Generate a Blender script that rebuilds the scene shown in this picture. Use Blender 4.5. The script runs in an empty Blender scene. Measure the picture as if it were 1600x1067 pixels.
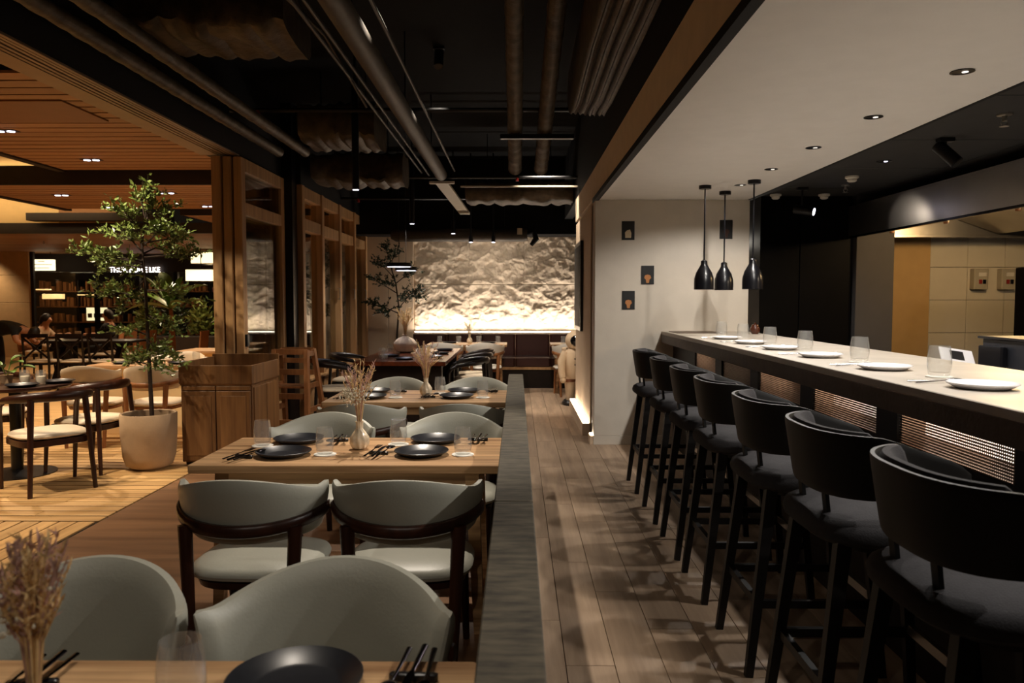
import bpy, bmesh, math, random
from mathutils import Vector, Matrix, noise
R = math.radians
PI = math.pi
random.seed(7)
scene = bpy.context.scene
COL = scene.collection

# ------------------------------------------------------------------ camera, world, exposure
cam_d = bpy.data.cameras.new('camera')
cam = bpy.data.objects.new('camera', cam_d)
COL.objects.link(cam)
cam.location = (0, 0, 1.45)
cam.rotation_euler = (PI/2 - math.atan(66.5/1200), 0, math.atan(8/1200))
cam_d.sensor_width = 36
cam_d.lens = 27.0
cam_d.clip_start = 0.05
cam_d.dof.use_dof = True
cam_d.dof.focus_distance = 4.2
cam_d.dof.aperture_fstop = 5.0
scene.camera = cam

world = bpy.data.worlds.new('world')
scene.world = world
world.use_nodes = True
world.node_tree.nodes['Background'].inputs[0].default_value = (1.0, 0.72, 0.48, 1)
world.node_tree.nodes['Background'].inputs[1].default_value = 0.006

vs = scene.view_settings
vs.view_transform = 'Standard'
vs.look = 'None'
vs.gamma = 1
vs.use_curve_mapping = False
vs.exposure = 0.17

WARM = (1.0, 0.62, 0.32)
NEUTRAL = (1.0, 0.88, 0.74)
PATIO = (1.0, 0.80, 0.58)
COOL = (0.92, 0.90, 1.0)

def spot(loc, power, color=NEUTRAL, size=100, blend=0.5, target=None, radius=0.03):
    d = bpy.data.lights.new('spot_light', 'SPOT')
    d.energy = power; d.color = color; d.spot_size = R(size); d.spot_blend = blend; d.shadow_soft_size = radius
    o = bpy.data.objects.new('spot_light', d); COL.objects.link(o)
    o.location = loc
    t = Vector(target) if target else Vector((loc[0], loc[1], loc[2]-1))
    o.rotation_euler = (t - Vector(loc)).to_track_quat('-Z', 'Y').to_euler()
    return o

def area(loc, power, sx, sy, color=NEUTRAL, target=None, spread=180):
    d = bpy.data.lights.new('strip_light', 'AREA')
    d.energy = power; d.color = color; d.shape = 'RECTANGLE'; d.size = sx; d.size_y = sy; d.spread = R(spread)
    o = bpy.data.objects.new('strip_light', d); COL.objects.link(o)
    o.location = loc
    t = Vector(target) if target else Vector((loc[0], loc[1], loc[2]-1))
    o.rotation_euler = (t - Vector(loc)).to_track_quat('-Z', 'Y').to_euler()
    return o

def point(loc, power, color=WARM, radius=0.05):
    d = bpy.data.lights.new('point_light', 'POINT')
    d.energy = power; d.color = color; d.shadow_soft_size = radius
    o = bpy.data.objects.new('point_light', d); COL.objects.link(o); o.location = loc
    return o

# large strip lights of the place: LED cove under the rock wall, LED plinths of the right wall
area((0.12, 12.95, 0.885), 34, 3.7, 0.05, (1.0, 0.88, 0.76), target=(0.12, 13.02, 1.9))

# ------------------------------------------------------------------ materials
def srgb(r, g, b):
    f = lambda c: (c/12.92 if c <= 0.04045 else ((c+0.055)/1.055)**2.4)
    return (f(r/255), f(g/255), f(b/255), 1)

def new_mat(name):
    m = bpy.data.materials.new(name); m.use_nodes = True
    nt = m.node_tree
    return m, nt, nt.nodes['Principled BSDF']

def plain(name, col, rough=0.5, metal=0.0, var=0.06, nscale=8.0, bump=0.0, bscale=40.0, spec=0.5, emit=None, estr=0.0):
    m, nt, b = new_mat(name)
    b.inputs['Roughness'].default_value = rough
    b.inputs['Metallic'].default_value = metal
    b.inputs['Specular IOR Level'].default_value = spec
    tc = nt.nodes.new('ShaderNodeTexCoord')
    n = nt.nodes.new('ShaderNodeTexNoise'); n.inputs['Scale'].default_value = nscale; n.inputs['Detail'].default_value = 4
    nt.links.new(tc.outputs['Object'], n.inputs['Vector'])
    r = nt.nodes.new('ShaderNodeValToRGB')
    r.color_ramp.elements[0].position = 0.3; r.color_ramp.elements[1].position = 0.7
    r.color_ramp.elements[0].color = tuple(c*(1-var) for c in col[:3]) + (1,)
    r.color_ramp.elements[1].color = tuple(min(1, c*(1+var)) for c in col[:3]) + (1,)
    nt.links.new(n.outputs['Fac'], r.inputs['Fac'])
    nt.links.new(r.outputs['Color'], b.inputs['Base Color'])
    if bump:
        n2 = nt.nodes.new('ShaderNodeTexNoise'); n2.inputs['Scale'].default_value = bscale; n2.inputs['Detail'].default_value = 5
        nt.links.new(tc.outputs['Object'], n2.inputs['Vector'])
        bp = nt.nodes.new('ShaderNodeBump'); bp.inputs['Strength'].default_value = bump; bp.inputs['Distance'].default_value = 0.01
        nt.links.new(n2.outputs['Fac'], bp.inputs['Height'])
        nt.links.new(bp.outputs['Normal'], b.inputs['Normal'])
    if emit:
        b.inputs['Emission Color'].default_value = emit
        b.inputs['Emission Strength'].default_value = estr
    return m

def wood(name, c1, c2, axis='X', scale=5.0, rough=0.45, stretch=14.0, spec=0.4, randomize=True):
    m, nt, b = new_mat(name)
    b.inputs['Roughness'].default_value = rough
    b.inputs['Specular IOR Level'].default_value = spec
    tc = nt.nodes.new('ShaderNodeTexCoord')
    mp = nt.nodes.new('ShaderNodeMapping')
    s = [scale*stretch/4]*3; s['XYZ'.index(axis)] = scale/4
    mp.inputs['Scale'].default_value = s
    nt.links.new(tc.outputs['Object'], mp.inputs['Vector'])
    if randomize:
        oi = nt.nodes.new('ShaderNodeObjectInfo')
        mu = nt.nodes.new('ShaderNodeMath'); mu.operation = 'MULTIPLY'; mu.inputs[1].default_value = 37.0
        nt.links.new(oi.outputs['Random'], mu.inputs[0])
        cb = nt.nodes.new('ShaderNodeCombineXYZ')
        for k in range(3): nt.links.new(mu.outputs[0], cb.inputs[k])
        nt.links.new(cb.outputs[0], mp.inputs['Location'])
    n = nt.nodes.new('ShaderNodeTexNoise'); n.inputs['Scale'].default_value = 1.0; n.inputs['Detail'].default_value = 6; n.inputs['Roughness'].default_value = 0.6
    nt.links.new(mp.outputs['Vector'], n.inputs['Vector'])
    r = nt.nodes.new('ShaderNodeValToRGB')
    r.color_ramp.elements[0].position = 0.32; r.color_ramp.elements[1].position = 0.68
    r.color_ramp.elements[0].color = c1; r.color_ramp.elements[1].color = c2
    nt.links.new(n.outputs['Fac'], r.inputs['Fac'])
    if randomize:
        hs = nt.nodes.new('ShaderNodeHueSaturation')
        mr = nt.nodes.new('ShaderNodeMapRange'); mr.inputs['To Min'].default_value = 0.86; mr.inputs['To Max'].default_value = 1.10
        nt.links.new(oi.outputs['Random'], mr.inputs['Value']); nt.links.new(mr.outputs[0], hs.inputs['Value'])
        nt.links.new(r.outputs['Color'], hs.inputs['Color']); nt.links.new(hs.outputs[0], b.inputs['Base Color'])
    else:
        nt.links.new(r.outputs['Color'], b.inputs['Base Color'])
    bp = nt.nodes.new('ShaderNodeBump'); bp.inputs['Strength'].default_value = 0.12; bp.inputs['Distance'].default_value = 0.004
    nt.links.new(n.outputs['Fac'], bp.inputs['Height'])
    nt.links.new(bp.outputs['Normal'], b.inputs['Normal'])
    return m

def clear(name, tint=(1, 1, 1, 1), rough=0.02, ior=1.45, base=0.03, haze=0.0, power=4.0):
    m, nt, b = new_mat(name)
    nt.nodes.remove(b)
    out = nt.nodes['Material Output']
    t = nt.nodes.new('ShaderNodeBsdfTransparent'); t.inputs[0].default_value = tint
    g = nt.nodes.new('ShaderNodeBsdfGlossy'); g.inputs['Roughness'].default_value = rough
    lw_ = nt.nodes.new('ShaderNodeLayerWeight'); lw_.inputs[0].default_value = 0.5
    f = nt.nodes.new('ShaderNodeMath'); f.operation = 'POWER'; f.inputs[1].default_value = power
    nt.links.new(lw_.outputs['Facing'], f.inputs[0])
    ad = nt.nodes.new('ShaderNodeMath'); ad.operation = 'MULTIPLY_ADD'; ad.inputs[1].default_value = ior; ad.inputs[2].default_value = base; ad.use_clamp = True
    nt.links.new(f.outputs[0], ad.inputs[0])
    df = nt.nodes.new('ShaderNodeBsdfDiffuse'); df.inputs[0].default_value = (0.9, 0.9, 0.88, 1)
    m0 = nt.nodes.new('ShaderNodeMixShader'); m0.inputs[0].default_value = haze
    nt.links.new(t.outputs[0], m0.inputs[1]); nt.links.new(df.outputs[0], m0.inputs[2])
    mx = nt.nodes.new('ShaderNodeMixShader')
    nt.links.new(ad.outputs[0], mx.inputs[0]); nt.links.new(m0.outputs[0], mx.inputs[1]); nt.links.new(g.outputs[0], mx.inputs[2])
    nt.links.new(mx.outputs[0], out.inputs['Surface'])
    return m

def emissive(name, col, strength):
    m, nt, b = new_mat(name)
    b.inputs['Base Color'].default_value = (0.8, 0.8, 0.8, 1)
    b.inputs['Emission Color'].default_value = col
    b.inputs['Emission Strength'].default_value = strength
    return m

M = {}
M['white_wall'] = plain('white_plaster', srgb(205, 196, 182), 0.8, var=0.03, bump=0.08, bscale=60)
M['soffit'] = plain('soffit_paint', srgb(232, 229, 224), 0.55, var=0.02, bump=0.04, bscale=30)
M['fascia'] = plain('beige_render', srgb(216, 194, 166), 0.85, var=0.05, bump=0.15, bscale=25)
M['beige_wall'] = plain('beige_wallpaint', srgb(204, 180, 152), 0.8, var=0.04, bump=0.1)
M['black_paint'] = plain('black_paint', srgb(9, 8, 8), 0.7, var=0.2, spec=0.25)
M['black_ceiling'] = plain('black_ceiling_paint', srgb(9, 8, 7), 0.9, var=0.25, bump=0.3, bscale=12, spec=0.2)
M['black_metal'] = plain('black_metal', srgb(18, 18, 20), 0.35, metal=0.3, var=0.15)
M['black_gloss'] = plain('black_satin_enamel', srgb(14, 14, 18), 0.28, var=0.1)
M['kitchen_ceiling'] = plain('charcoal_ceiling_tile', srgb(44, 43, 42), 0.8, var=0.08)
M['steel'] = plain('brushed_steel', srgb(190, 184, 176), 0.33, metal=1.0, var=0.08, nscale=3)
M['steel_shiny'] = plain('polished_steel', srgb(205, 203, 205), 0.14, metal=1.0, var=0.02)
M['dark_steel'] = plain('blackened_cutlery_steel', srgb(40, 36, 40), 0.2, metal=1.0, var=0.05)
M['counter'] = plain('limestone_counter', srgb(180, 170, 156), 0.42, var=0.14, nscale=3.5, bump=0.05, bscale=80)
M['counter_edge'] = plain('brown_stone_edge', srgb(84, 66, 50), 0.55, var=0.2, nscale=10, bump=0.2)
M['counter_body'] = wood('dark_stained_oak', srgb(24, 18, 15), srgb(38, 28, 23), 'Y', rough=0.5)
M['mesh_metal'] = plain('bronze_wire', srgb(150, 124, 104), 0.35, metal=1.0, var=0.12)
M['stone_cap'] = wood('grey_brushed_cap', srgb(46, 41, 33), srgb(92, 84, 68), 'X', 40.0, 0.85, 4.0)
M['stone_wall'] = plain('grey_stone_side', srgb(78, 70, 58), 0.8, var=0.2, nscale=9, bump=0.4, bscale=30)
M['rock'] = plain('split_limestone', srgb(214, 196, 172), 0.9, var=0.08, nscale=6, bump=0.9, bscale=28)
M['oak_table'] = wood('light_oak_top', srgb(124, 86, 52), srgb(218, 176, 128), 'X', 3.0, 0.42, 26.0)
M['oak'] = wood('pale_oak_joinery', srgb(158, 118, 78), srgb(196, 154, 106), 'Z', 4.0, 0.5)
M['oak_dark'] = wood('honey_oak_cabinet', srgb(100, 68, 40), srgb(142, 102, 62), 'Z', 4.0, 0.5)
M['walnut'] = wood('dark_walnut', srgb(38, 20, 13), srgb(66, 35, 22), 'Z', 5.0, 0.32)
M['teak'] = wood('reddish_oak_chair', srgb(122, 78, 46), srgb(164, 110, 68), 'Z', 5.0, 0.38)
M['mahogany'] = wood('dark_red_wood_top', srgb(72, 32, 18), srgb(118, 58, 32), 'Y', 4.0, 0.25)
M['ebony'] = wood('near_black_wood', srgb(17, 12, 10), srgb(30, 20, 16), 'Y', 4.0, 0.35)
M['leather'] = plain('sage_grey_leather', srgb(164, 163, 150), 0.42, var=0.04, nscale=5, bump=0.06, bscale=120)
M['cream_leather'] = plain('cream_leather', srgb(222, 204, 176), 0.45, var=0.04, bump=0.06, bscale=100)
M['white_leather'] = plain('off_white_leather', srgb(218, 212, 200), 0.42, var=0.03, bump=0.05, bscale=100)
M['burgundy'] = plain('burgundy_leather', srgb(58, 30, 26), 0.38, var=0.08, bump=0.08, bscale=60)
M['stool_fabric'] = plain('charcoal_felt', srgb(50, 48, 50), 0.95, var=0.12, nscale=30, bump=0.2, bscale=200)
M['stool_shell'] = plain('black_stool_shell', srgb(20, 19, 18), 0.55, var=0.1, spec=0.3)
M['stool_wood'] = wood('black_stained_ash', srgb(13, 11, 10), srgb(24, 20, 18), 'Z', 5.0, 0.45)
M['plate_black'] = plain('black_stoneware', srgb(30, 31, 36), 0.3, var=0.15, nscale=60)
M['plate_white'] = plain('white_porcelain', srgb(236, 234, 236), 0.15, var=0.01)
M['coaster'] = plain('white_paper_coaster', srgb(232, 228, 218), 0.8, var=0.02)
M['glass'] = clear('drinking_glass', (0.985, 0.985, 0.98, 1), 0.05, 0.6, 0.045, 0.065, 3.0)
M['pane'] = clear('window_pane', (0.80, 0.80, 0.74, 1), 0.0, 0.7, 0.06)
M['vase'] = plain('pearl_glass_vase', srgb(222, 202, 172), 0.15, var=0.25, nscale=30)
M['clay'] = plain('pale_clay', srgb(234, 214, 192), 0.7, var=0.08)
M['pot'] = plain('beige_cement_pot', srgb(178, 150, 118), 0.75, var=0.07, bump=0.15, bscale=50)
M['soil'] = plain('dark_soil', srgb(40, 28, 20), 0.95, var=0.4, nscale=40, bump=0.8, bscale=60)
M['bark'] = plain('dark_bark', srgb(52, 38, 28), 0.85, var=0.25, nscale=30, bump=0.4)
M['leaf'] = plain('olive_leaf', srgb(112, 128, 66), 0.3, var=0.35, nscale=6)
M['leaf_dark'] = plain('deep_green_leaf', srgb(38, 58, 30), 0.4, var=0.35, nscale=6)
M['leaf_bright'] = plain('fresh_green_leaf', srgb(86, 122, 32), 0.4, var=0.25, nscale=6)
M['dry_stem'] = plain('dried_straw', srgb(214, 182, 130), 0.9, var=0.25, nscale=40)
M['dry_pink'] = plain('dried_pink_grass', srgb(190, 152, 138), 0.95, var=0.3, nscale=40)
M['dry_white'] = plain('dried_white_bloom', srgb(224, 214, 190), 0.95, var=0.1)
M['floor_dining'] = wood('brown_plank_floor', srgb(104, 74, 50), srgb(140, 103, 71), 'X', 2.2, 0.5, randomize=False)
M['floor_corridor'] = wood('pale_wood_tile', srgb(150, 126, 104), srgb(186, 160, 134), 'Y', 4.0, 0.48)
M['deck'] = wood('sandy_deck_strip', srgb(178, 136, 84), srgb(222, 180, 120), 'Y', 4.0, 0.5)
M['deck_x'] = wood('sandy_deck_strip_across', srgb(178, 136, 84), srgb(222, 180, 120), 'X', 4.0, 0.5)
M['grout'] = plain('dark_joint', srgb(40, 28, 20), 0.9, var=0.2)
M['ceil_wood'] = wood('warm_ceiling_slat', srgb(138, 98, 66), srgb(168, 124, 88), 'X', 3.0, 0.6)
M['ceil_dark'] = plain('dark_brown_ceiling', srgb(34, 22, 15), 0.7, var=0.2)
M['cream_paint'] = plain('cream_cove_paint', srgb(228, 198, 146), 0.8, var=0.03)
M['cream_tile'] = plain('cream_stone_cladding', srgb(206, 172, 128), 0.6, var=0.06)
M['track'] = plain('bronze_door_track', srgb(138, 112, 86), 0.45, metal=0.4, var=0.08)
M['foil'] = plain('dull_insulation_foil', srgb(78, 66, 50), 0.55, metal=0.4, var=0.4, nscale=10, bump=0.9, bscale=16)
M['pipe'] = plain('grey_duct_steel', srgb(74, 66, 56), 0.55, metal=0.4, var=0.2, nscale=12)
M['red'] = plain('red_sprinkler_paint', srgb(140, 30, 22), 0.5)
M['tan_wall'] = plain('tan_wallpaint', srgb(186, 150, 96), 0.7, var=0.04)
M['white_tile'] = plain('white_wall_tile', srgb(206, 196, 176), 0.25, var=0.02)
M['grey_column'] = plain('grey_column_paint', srgb(66, 62, 60), 0.7, var=0.05)
M['dark_panel'] = plain('black_lacquer_panel', srgb(9, 7, 6), 0.5, var=0.3, nscale=2, spec=0.06)
M['white_plastic'] = plain('white_plastic', srgb(214, 208, 196), 0.5, var=0.02)
M['grey_plastic'] = plain('grey_plastic', srgb(170, 160, 140), 0.5, var=0.03)
M['skin'] = plain('skin', srgb(196, 140, 104), 0.55, var=0.04)
M['black_cloth'] = plain('black_cloth', srgb(26, 27, 30), 0.9, var=0.15, bump=0.2)
M['beige_cloth'] = plain('beige_cloth', srgb(196, 170, 140), 0.9, var=0.08, bump=0.2)
M['hair'] = plain('dark_hair', srgb(24, 17, 13), 0.55, var=0.3, nscale=30)
M['wicker'] = plain('brown_wicker', srgb(150, 96, 52), 0.7, var=0.25, nscale=60, bump=0.6, bscale=120)
M['napkin'] = plain('white_linen', srgb(232, 220, 200), 0.9, var=0.03, bump=0.2)
M['curtain'] = plain('grey_roller_blind', srgb(110, 100, 84), 0.9, var=0.06)
M['suit'] = plain('white_space_suit', srgb(206, 180, 148), 0.6, var=0.06, bump=0.15)
M['visor'] = plain('black_visor', srgb(8, 8, 12), 0.08, var=0.05)
M['belt'] = plain('brown_strap', srgb(112, 62, 34), 0.6)
M['art_dark'] = plain('black_card', srgb(12, 12, 14), 0.6)
M['art_cream'] = plain('cream_print', srgb(206, 190, 160), 0.7)
M['art_tan'] = plain('tan_print', srgb(180, 120, 70), 0.7)
M['art_brown'] = plain('faint_brown_print', srgb(62, 34, 20), 0.7)
M['red_fabric'] = plain('deep_red_panel', srgb(120, 30, 16), 0.6)
M['wax'] = plain('white_candle_wax', srgb(236, 224, 200), 0.6)
M['brown_jar'] = plain('brown_glazed_jar', srgb(74, 38, 24), 0.25)
M['black_equip'] = plain('black_appliance', srgb(34, 35, 40), 0.35, var=0.1)
M['led'] = emissive('led_strip', (1.0, 0.82, 0.62, 1), 9.0)
M['led_rock'] = emissive('led_cove_strip', (1.0, 0.84, 0.66, 1), 6.0)
M['lamp_cool'] = emissive('cool_lamp_face', (0.80, 0.78, 1.0, 1), 6.0)
M['mesh_glow'] = emissive('mesh_back_glow', (1.0, 0.82, 0.66, 1), 4.5)
M['lamp_off'] = plain('dim_lens', srgb(60, 56, 52), 0.2)
M['lamp_warm'] = emissive('warm_lamp_face', (1.0, 0.72, 0.42, 1), 8.0)
M['lamp_dim'] = emissive('downlight_face', (1.0, 0.9, 0.8, 1), 1.2)
M['sign'] = emissive('lit_sign_face', (1.0, 0.86, 0.55, 1), 1.6)
M['letters'] = emissive('lit_letter_face', (1.0, 0.90, 0.84, 1), 5.0)
M['lantern'] = emissive('paper_lantern_face', (1.0, 0.78, 0.42, 1), 1.8)
M['shop_glow'] = emissive('shop_lamp_glow', (1.0, 0.55, 0.22, 1), 2.0)
M['sign_ink'] = plain('brown_sign_ink', srgb(150, 110, 60), 0.6)
M['amber'] = plain('amber_shelf', srgb(120, 72, 30), 0.5)

# ------------------------------------------------------------------ mesh helpers
class MB:
    def __init__(s):
        s.v = []; s.f = []; s.mi = []; s.cur = 0
    def add(s, vs, fs):
        o = len(s.v); s.v += [tuple(p) for p in vs]; s.f += [tuple(i+o for i in f) for f in fs]; s.mi += [s.cur]*len(fs)
        return s
    def box(s, a, b, mtx=None):
        x0, y0, z0 = a; x1, y1, z1 = b
        vs = [(x0,y0,z0),(x1,y0,z0),(x1,y1,z0),(x0,y1,z0),(x0,y0,z1),(x1,y0,z1),(x1,y1,z1),(x0,y1,z1)]
        if mtx: vs = [mtx @ Vector(p) for p in vs]
        return s.add(vs, [(3,2,1,0),(4,5,6,7),(0,1,5,4),(1,2,6,5),(2,3,7,6),(3,0,4,7)])
    def cbox(s, a, b, c=0.008):
        # box with chamfered edges (loft of octagonal rings)
        x0, y0, z0 = a; x1, y1, z1 = b
        c = min(c, (x1-x0)*.45, (y1-y0)*.45, (z1-z0)*.45)
        def ring(z, i):
            X0, X1, Y0, Y1 = x0+i, x1-i, y0+i, y1-i
            k = c
            return [(X0+k,Y0,z),(X1-k,Y0,z),(X1,Y0+k,z),(X1,Y1-k,z),(X1-k,Y1,z),(X0+k,Y1,z),(X0,Y1-k,z),(X0,Y0+k,z)]
        h = c*0.5
        return s.loft([ring(z0, h), ring(z0+h, 0), ring(z1-h, 0), ring(z1, h)])
    def loft(s, rings, caps=True, closed=False):
        n = len(rings[0]); vs = [p for r in rings for p in r]; fs = []
        m = len(rings)
        for i in range(m if closed else m-1):
            j = (i+1) % m
            for k in range(n):
                fs.append((i*n+k, i*n+(k+1) % n, j*n+(k+1) % n, j*n+k))
        if caps and not closed:
            fs.append(tuple(range(n-1, -1, -1))); fs.append(tuple((m-1)*n+k for k in range(n)))
        return s.add(vs, fs)
    def lathe(s, prof, n=24, c=(0, 0, 0), close=False):
        rings = [[(c[0]+r*math.cos(2*PI*k/n), c[1]+r*math.sin(2*PI*k/n), c[2]+z) for k in range(n)] for r, z in prof]
        return s.loft(rings, caps=not close, closed=close)
    def tube(s, pts, rad, n=8, caps=True, squash=1.0, up=None):
        pts = [Vector(p) for p in pts]
        rad = rad if isinstance(rad, (list, tuple)) else [rad]*len(pts)
        rings = []; prev = None
        for i, p in enumerate(pts):
            t = (pts[min(i+1, len(pts)-1)] - pts[max(i-1, 0)]).normalized()
            if up is not None: ref = Vector(up)
            else: ref = prev if prev is not None else (Vector((0, 0, 1)) if abs(t.z) < .9 else Vector((1, 0, 0)))
            a = (ref - t*ref.dot(t))
            if a.length < 1e-5: a = t.orthogonal()
            a.normalize(); b = t.cross(a)
            if up is None: prev = a
            r = rad[i]
            rings.append([p + a*(r*squash*math.cos(2*PI*k/n)) + b*(r*math.sin(2*PI*k/n)) for k in range(n)])
        return s.loft(rings, caps)
    def bar(s, p, q, w, h, up=(0, 0, 1), w2=None, h2=None):
        # rectangular bar from p to q (w across, h along up), optional taper
        p = Vector(p); q = Vector(q); t = (q-p).normalized(); u = Vector(up); u = u - t*u.dot(t)
        if u.length < 1e-5: u = t.orthogonal()
        u.normalize(); a = t.cross(u)
        w2 = w if w2 is None else w2; h2 = h if h2 is None else h2
        r = lambda c, W, Hh: [c+a*W/2+u*Hh/2, c-a*W/2+u*Hh/2, c-a*W/2-u*Hh/2, c+a*W/2-u*Hh/2]
        return s.loft([r(p, w, h), r(q, w2, h2)])
    def sphere(s, c, r, nu=12, nv=8, sc=(1, 1, 1)):
        prof = []
        rings = []
        for j in range(nv+1):
            a = -PI/2 + PI*j/nv; a = max(-PI/2+.02, min(PI/2-.02, a))
            rings.append([(c[0]+r*sc[0]*math.cos(a)*math.cos(2*PI*k/nu), c[1]+r*sc[1]*math.cos(a)*math.sin(2*PI*k/nu), c[2]+r*sc[2]*math.sin(a)) for k in range(nu)])
        return s.loft(rings)
    def quad(s, a, b, c, d):
        return s.add([a, b, c, d], [(0, 1, 2, 3)])
    def build(s, name, mat, parent=None, smooth=False, loc=None, rot=None):
        me = bpy.data.meshes.new(name)
        me.from_pydata(s.v, [], s.f)
        mats = mat if isinstance(mat, (list, tuple)) else [mat]
        for m in mats: me.materials.append(M[m] if isinstance(m, str) else m)
        if len(mats) > 1: me.polygons.foreach_set('material_index', s.mi)
        if smooth:
            me.polygons.foreach_set('use_smooth', [True]*len(me.polygons))
            try: me.set_sharp_from_angle(angle=R(42))
            except Exception: pass
        me.update()
        o = bpy.data.objects.new(name, me); COL.objects.link(o)
        if parent: o.parent = parent
        if loc: o.location = loc
        if rot: o.rotation_euler = rot
        return o

def tag(o, label=None, cat=None, group=None, kind=None):
    if label: o['label'] = label
    if cat: o['category'] = cat
    if group: o['group'] = group
    if kind: o['kind'] = kind
    return o

def empty(name, loc=(0, 0, 0), rz=0, label=None, cat=None, group=None, kind=None):
    o = bpy.data.objects.new(name, None); COL.objects.link(o)
    o.empty_display_size = 0.1
    o.location = loc; o.rotation_euler = (0, 0, rz)
    return tag(o, label, cat, group, kind)

KIDS = {}
def kids(o):
    return list(o.children)

def copy_tree(o, parent=None):
    c = o.copy(); COL.objects.link(c)
    if parent: c.parent = parent
    for ch in kids(o): copy_tree(ch, c)
    return c

class Proto:
    """first use moves the built thing itself, later uses copy it with its parts"""
    def __init__(s, root): s.root = root; s.used = False
    def put(s, loc, rz=0, label=None, group=None, cat=None):
        o = s.root if not s.used else copy_tree(s.root)
        s.used = True
        o.location = loc; o.rotation_euler = (0, 0, rz)
        return tag(o, label, cat, group)

def struct(name, mb, mat, parent=None, smooth=False):
    o = mb.build(name, mat, parent, smooth)
    if parent is None: o['kind'] = 'structure'
    return o

def sbox(name, a, b, mat, parent=None):
    return struct(name, MB().box(a, b), mat, parent)

# ------------------------------------------------------------------ floors
fl = sbox('floor', (-2.72, -1.0, -0.2), (0.0, 13.4, 0.0), 'floor_dining')
fc = sbox('floor', (0.0, -1.0, -0.2), (5.6, 13.4, -0.012), 'grout')
pl_me = None
pw, pl_len = 0.195, 1.2
col = 0
x = 0.0
while x < 2.4:
    off = (col*0.43) % 1.2
    y = -0.2 - off
    while y < 13.3:
        if x < 1.5 or y > 7.6:
            if pl_me is None:
                o = MB().cbox((0, 0, -0.012), (pw-0.003, pl_len-0.003, 0), 0.002).build('plank', 'floor_corridor', fc)
                pl_me = o.data
            else:
                o = bpy.data.objects.new('plank', pl_me); COL.objects.link(o); o.parent = fc
            o.location = (x, y, 0)
        y += pl_len
    x += pw; col += 1
# kitchen floor stays plain behind the counter
fp = sbox('floor', (-7.4, 1.5, -0.2), (-2.72, 9.6, -0.012), 'grout')
sbox('floor', (-16.0, 9.6, -0.2), (-2.0, 26.0, 0.0), 'deck_x')
sbox('floor', (-16.0, 1.5, -0.2), (-7.4, 9.6, 0.0), 'deck_x')
ym = xm = None
y = 3.0
xi = 0
while xi < 32:
    x = -2.74 - 0.12*(xi+1)
    if ym is None:
        o = MB().cbox((0, 0, -0.012), (0.106, 1.97, 0), 0.003).build('deck_board', 'deck', fp); ym = o.data
    else:
        o = bpy.data.objects.new('deck_board', ym); COL.objects.link(o); o.parent = fp
    o.location = (x, 2.95, 0); xi += 1
row = 0
y = 4.94
while y < 9.6:
    x = -2.74 - (row % 3)*0.5
    first = True
    while x > -5.9:
        L = 1.5
        if xm is None:
            o = MB().cbox((-L+0.004, 0, -0.012), (0, 0.102, 0), 0.003).build('deck_board', 'deck_x', fp); xm = o.data
        else:
            o = bpy.data.objects.new('deck_board', xm); COL.objects.link(o); o.parent = fp
        o.location = (x, y, 0)
        if first and row % 3:
            short = MB().cbox((-(row % 3)*0.5+0.004, 0, -0.012), (0, 0.102, 0), 0.003).build('deck_board', 'deck_x', fp)
            short.location = (-2.74, y, 0)
        first = False
        x -= L
    y += 0.12; row += 1
for yy in [9.7 + 1.2*i for i in range(8)]:
    pass

# ------------------------------------------------------------------ low divider wall
lw = empty('low_wall', (0, 0, 0), kind='structure')
lw.name = 'wall_divider'
MB().cbox((-0.058, 0.3, 0.0), (0.038, 6.1, 0.80), 0.004).build('wall_body', 'stone_wall', lw)
for i, (a, b) in enumerate([(0.3, 2.25), (2.255, 4.2), (4.205, 6.12)]):
    MB().cbox((-0.0676, a, 0.80), (0.047, b, 0.85), 0.006).build('coping_stone', 'stone_cap', lw)

# ------------------------------------------------------------------ ceiling slab and headers
sbox('ceiling', (-2.9, -1.5, 3.7), (0.9, 13.4, 3.85), 'black_ceiling')
# header above the folding doors, with track grooves on its underside
hd = empty('wall_left', kind='structure')
MB().box((-3.06, -1.0, 2.86), (-2.72, 9.2, 3.7)).build('header_beam', 'black_paint', hd)
MB().box((-3.06, -1.0, 2.84), (-2.90, 7.5, 2.86)).build('header_plate', 'track', hd)
for k, xx in enumerate([-2.885, -2.845, -2.80, -2.765, -2.735]):
    MB().cbox((xx-0.013, -1.0, 2.845), (xx+0.013, 7.6, 2.862), 0.004).build('door_track', 'track', hd)
MB().box((-2.76, 8.93, 0), (-2.60, 9.12, 3.7)).build('column', 'black_gloss', hd)
MB().box((-2.72, 9.12, 2.80), (-2.55, 13.3, 3.7)).build('bulkhead', 'black_paint', hd)

# back wall: plain panel on the left, rock cladding on the right
wb = empty('wall_back', kind='structure')
MB().box((-2.75, 13.25, 0), (2.6, 13.4, 3.7)).build('wall_body', 'beige_wall', wb)
for a, b in [(-2.60, -2.20), (-2.195, -1.765)]:
    MB().cbox((a, 13.10, 0), (b, 13.25, 2.52), 0.006).build('wall_panel', 'beige_wall', wb)
MB().box((-2.75, 12.55, 2.50), (2.6, 13.25, 3.7)).build('bulkhead', 'black_paint', wb)

_rd = {}
def facet(p, key):
    d, pts = noise.voronoi(p)
    c = pts[0]; k = (round(c.x, 3), round(c.y, 3), key)
    if k not in _rd:
        g = random.Random(hash(k) & 0xffff); _rd[k] = (g.uniform(-1, 1), g.uniform(-.3, 1.0), g.uniform(-1, 1))
    a, b, o = _rd[k]
    return a*(p.x-c.x)+b*(p.y-c.y)+o*.35

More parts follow.
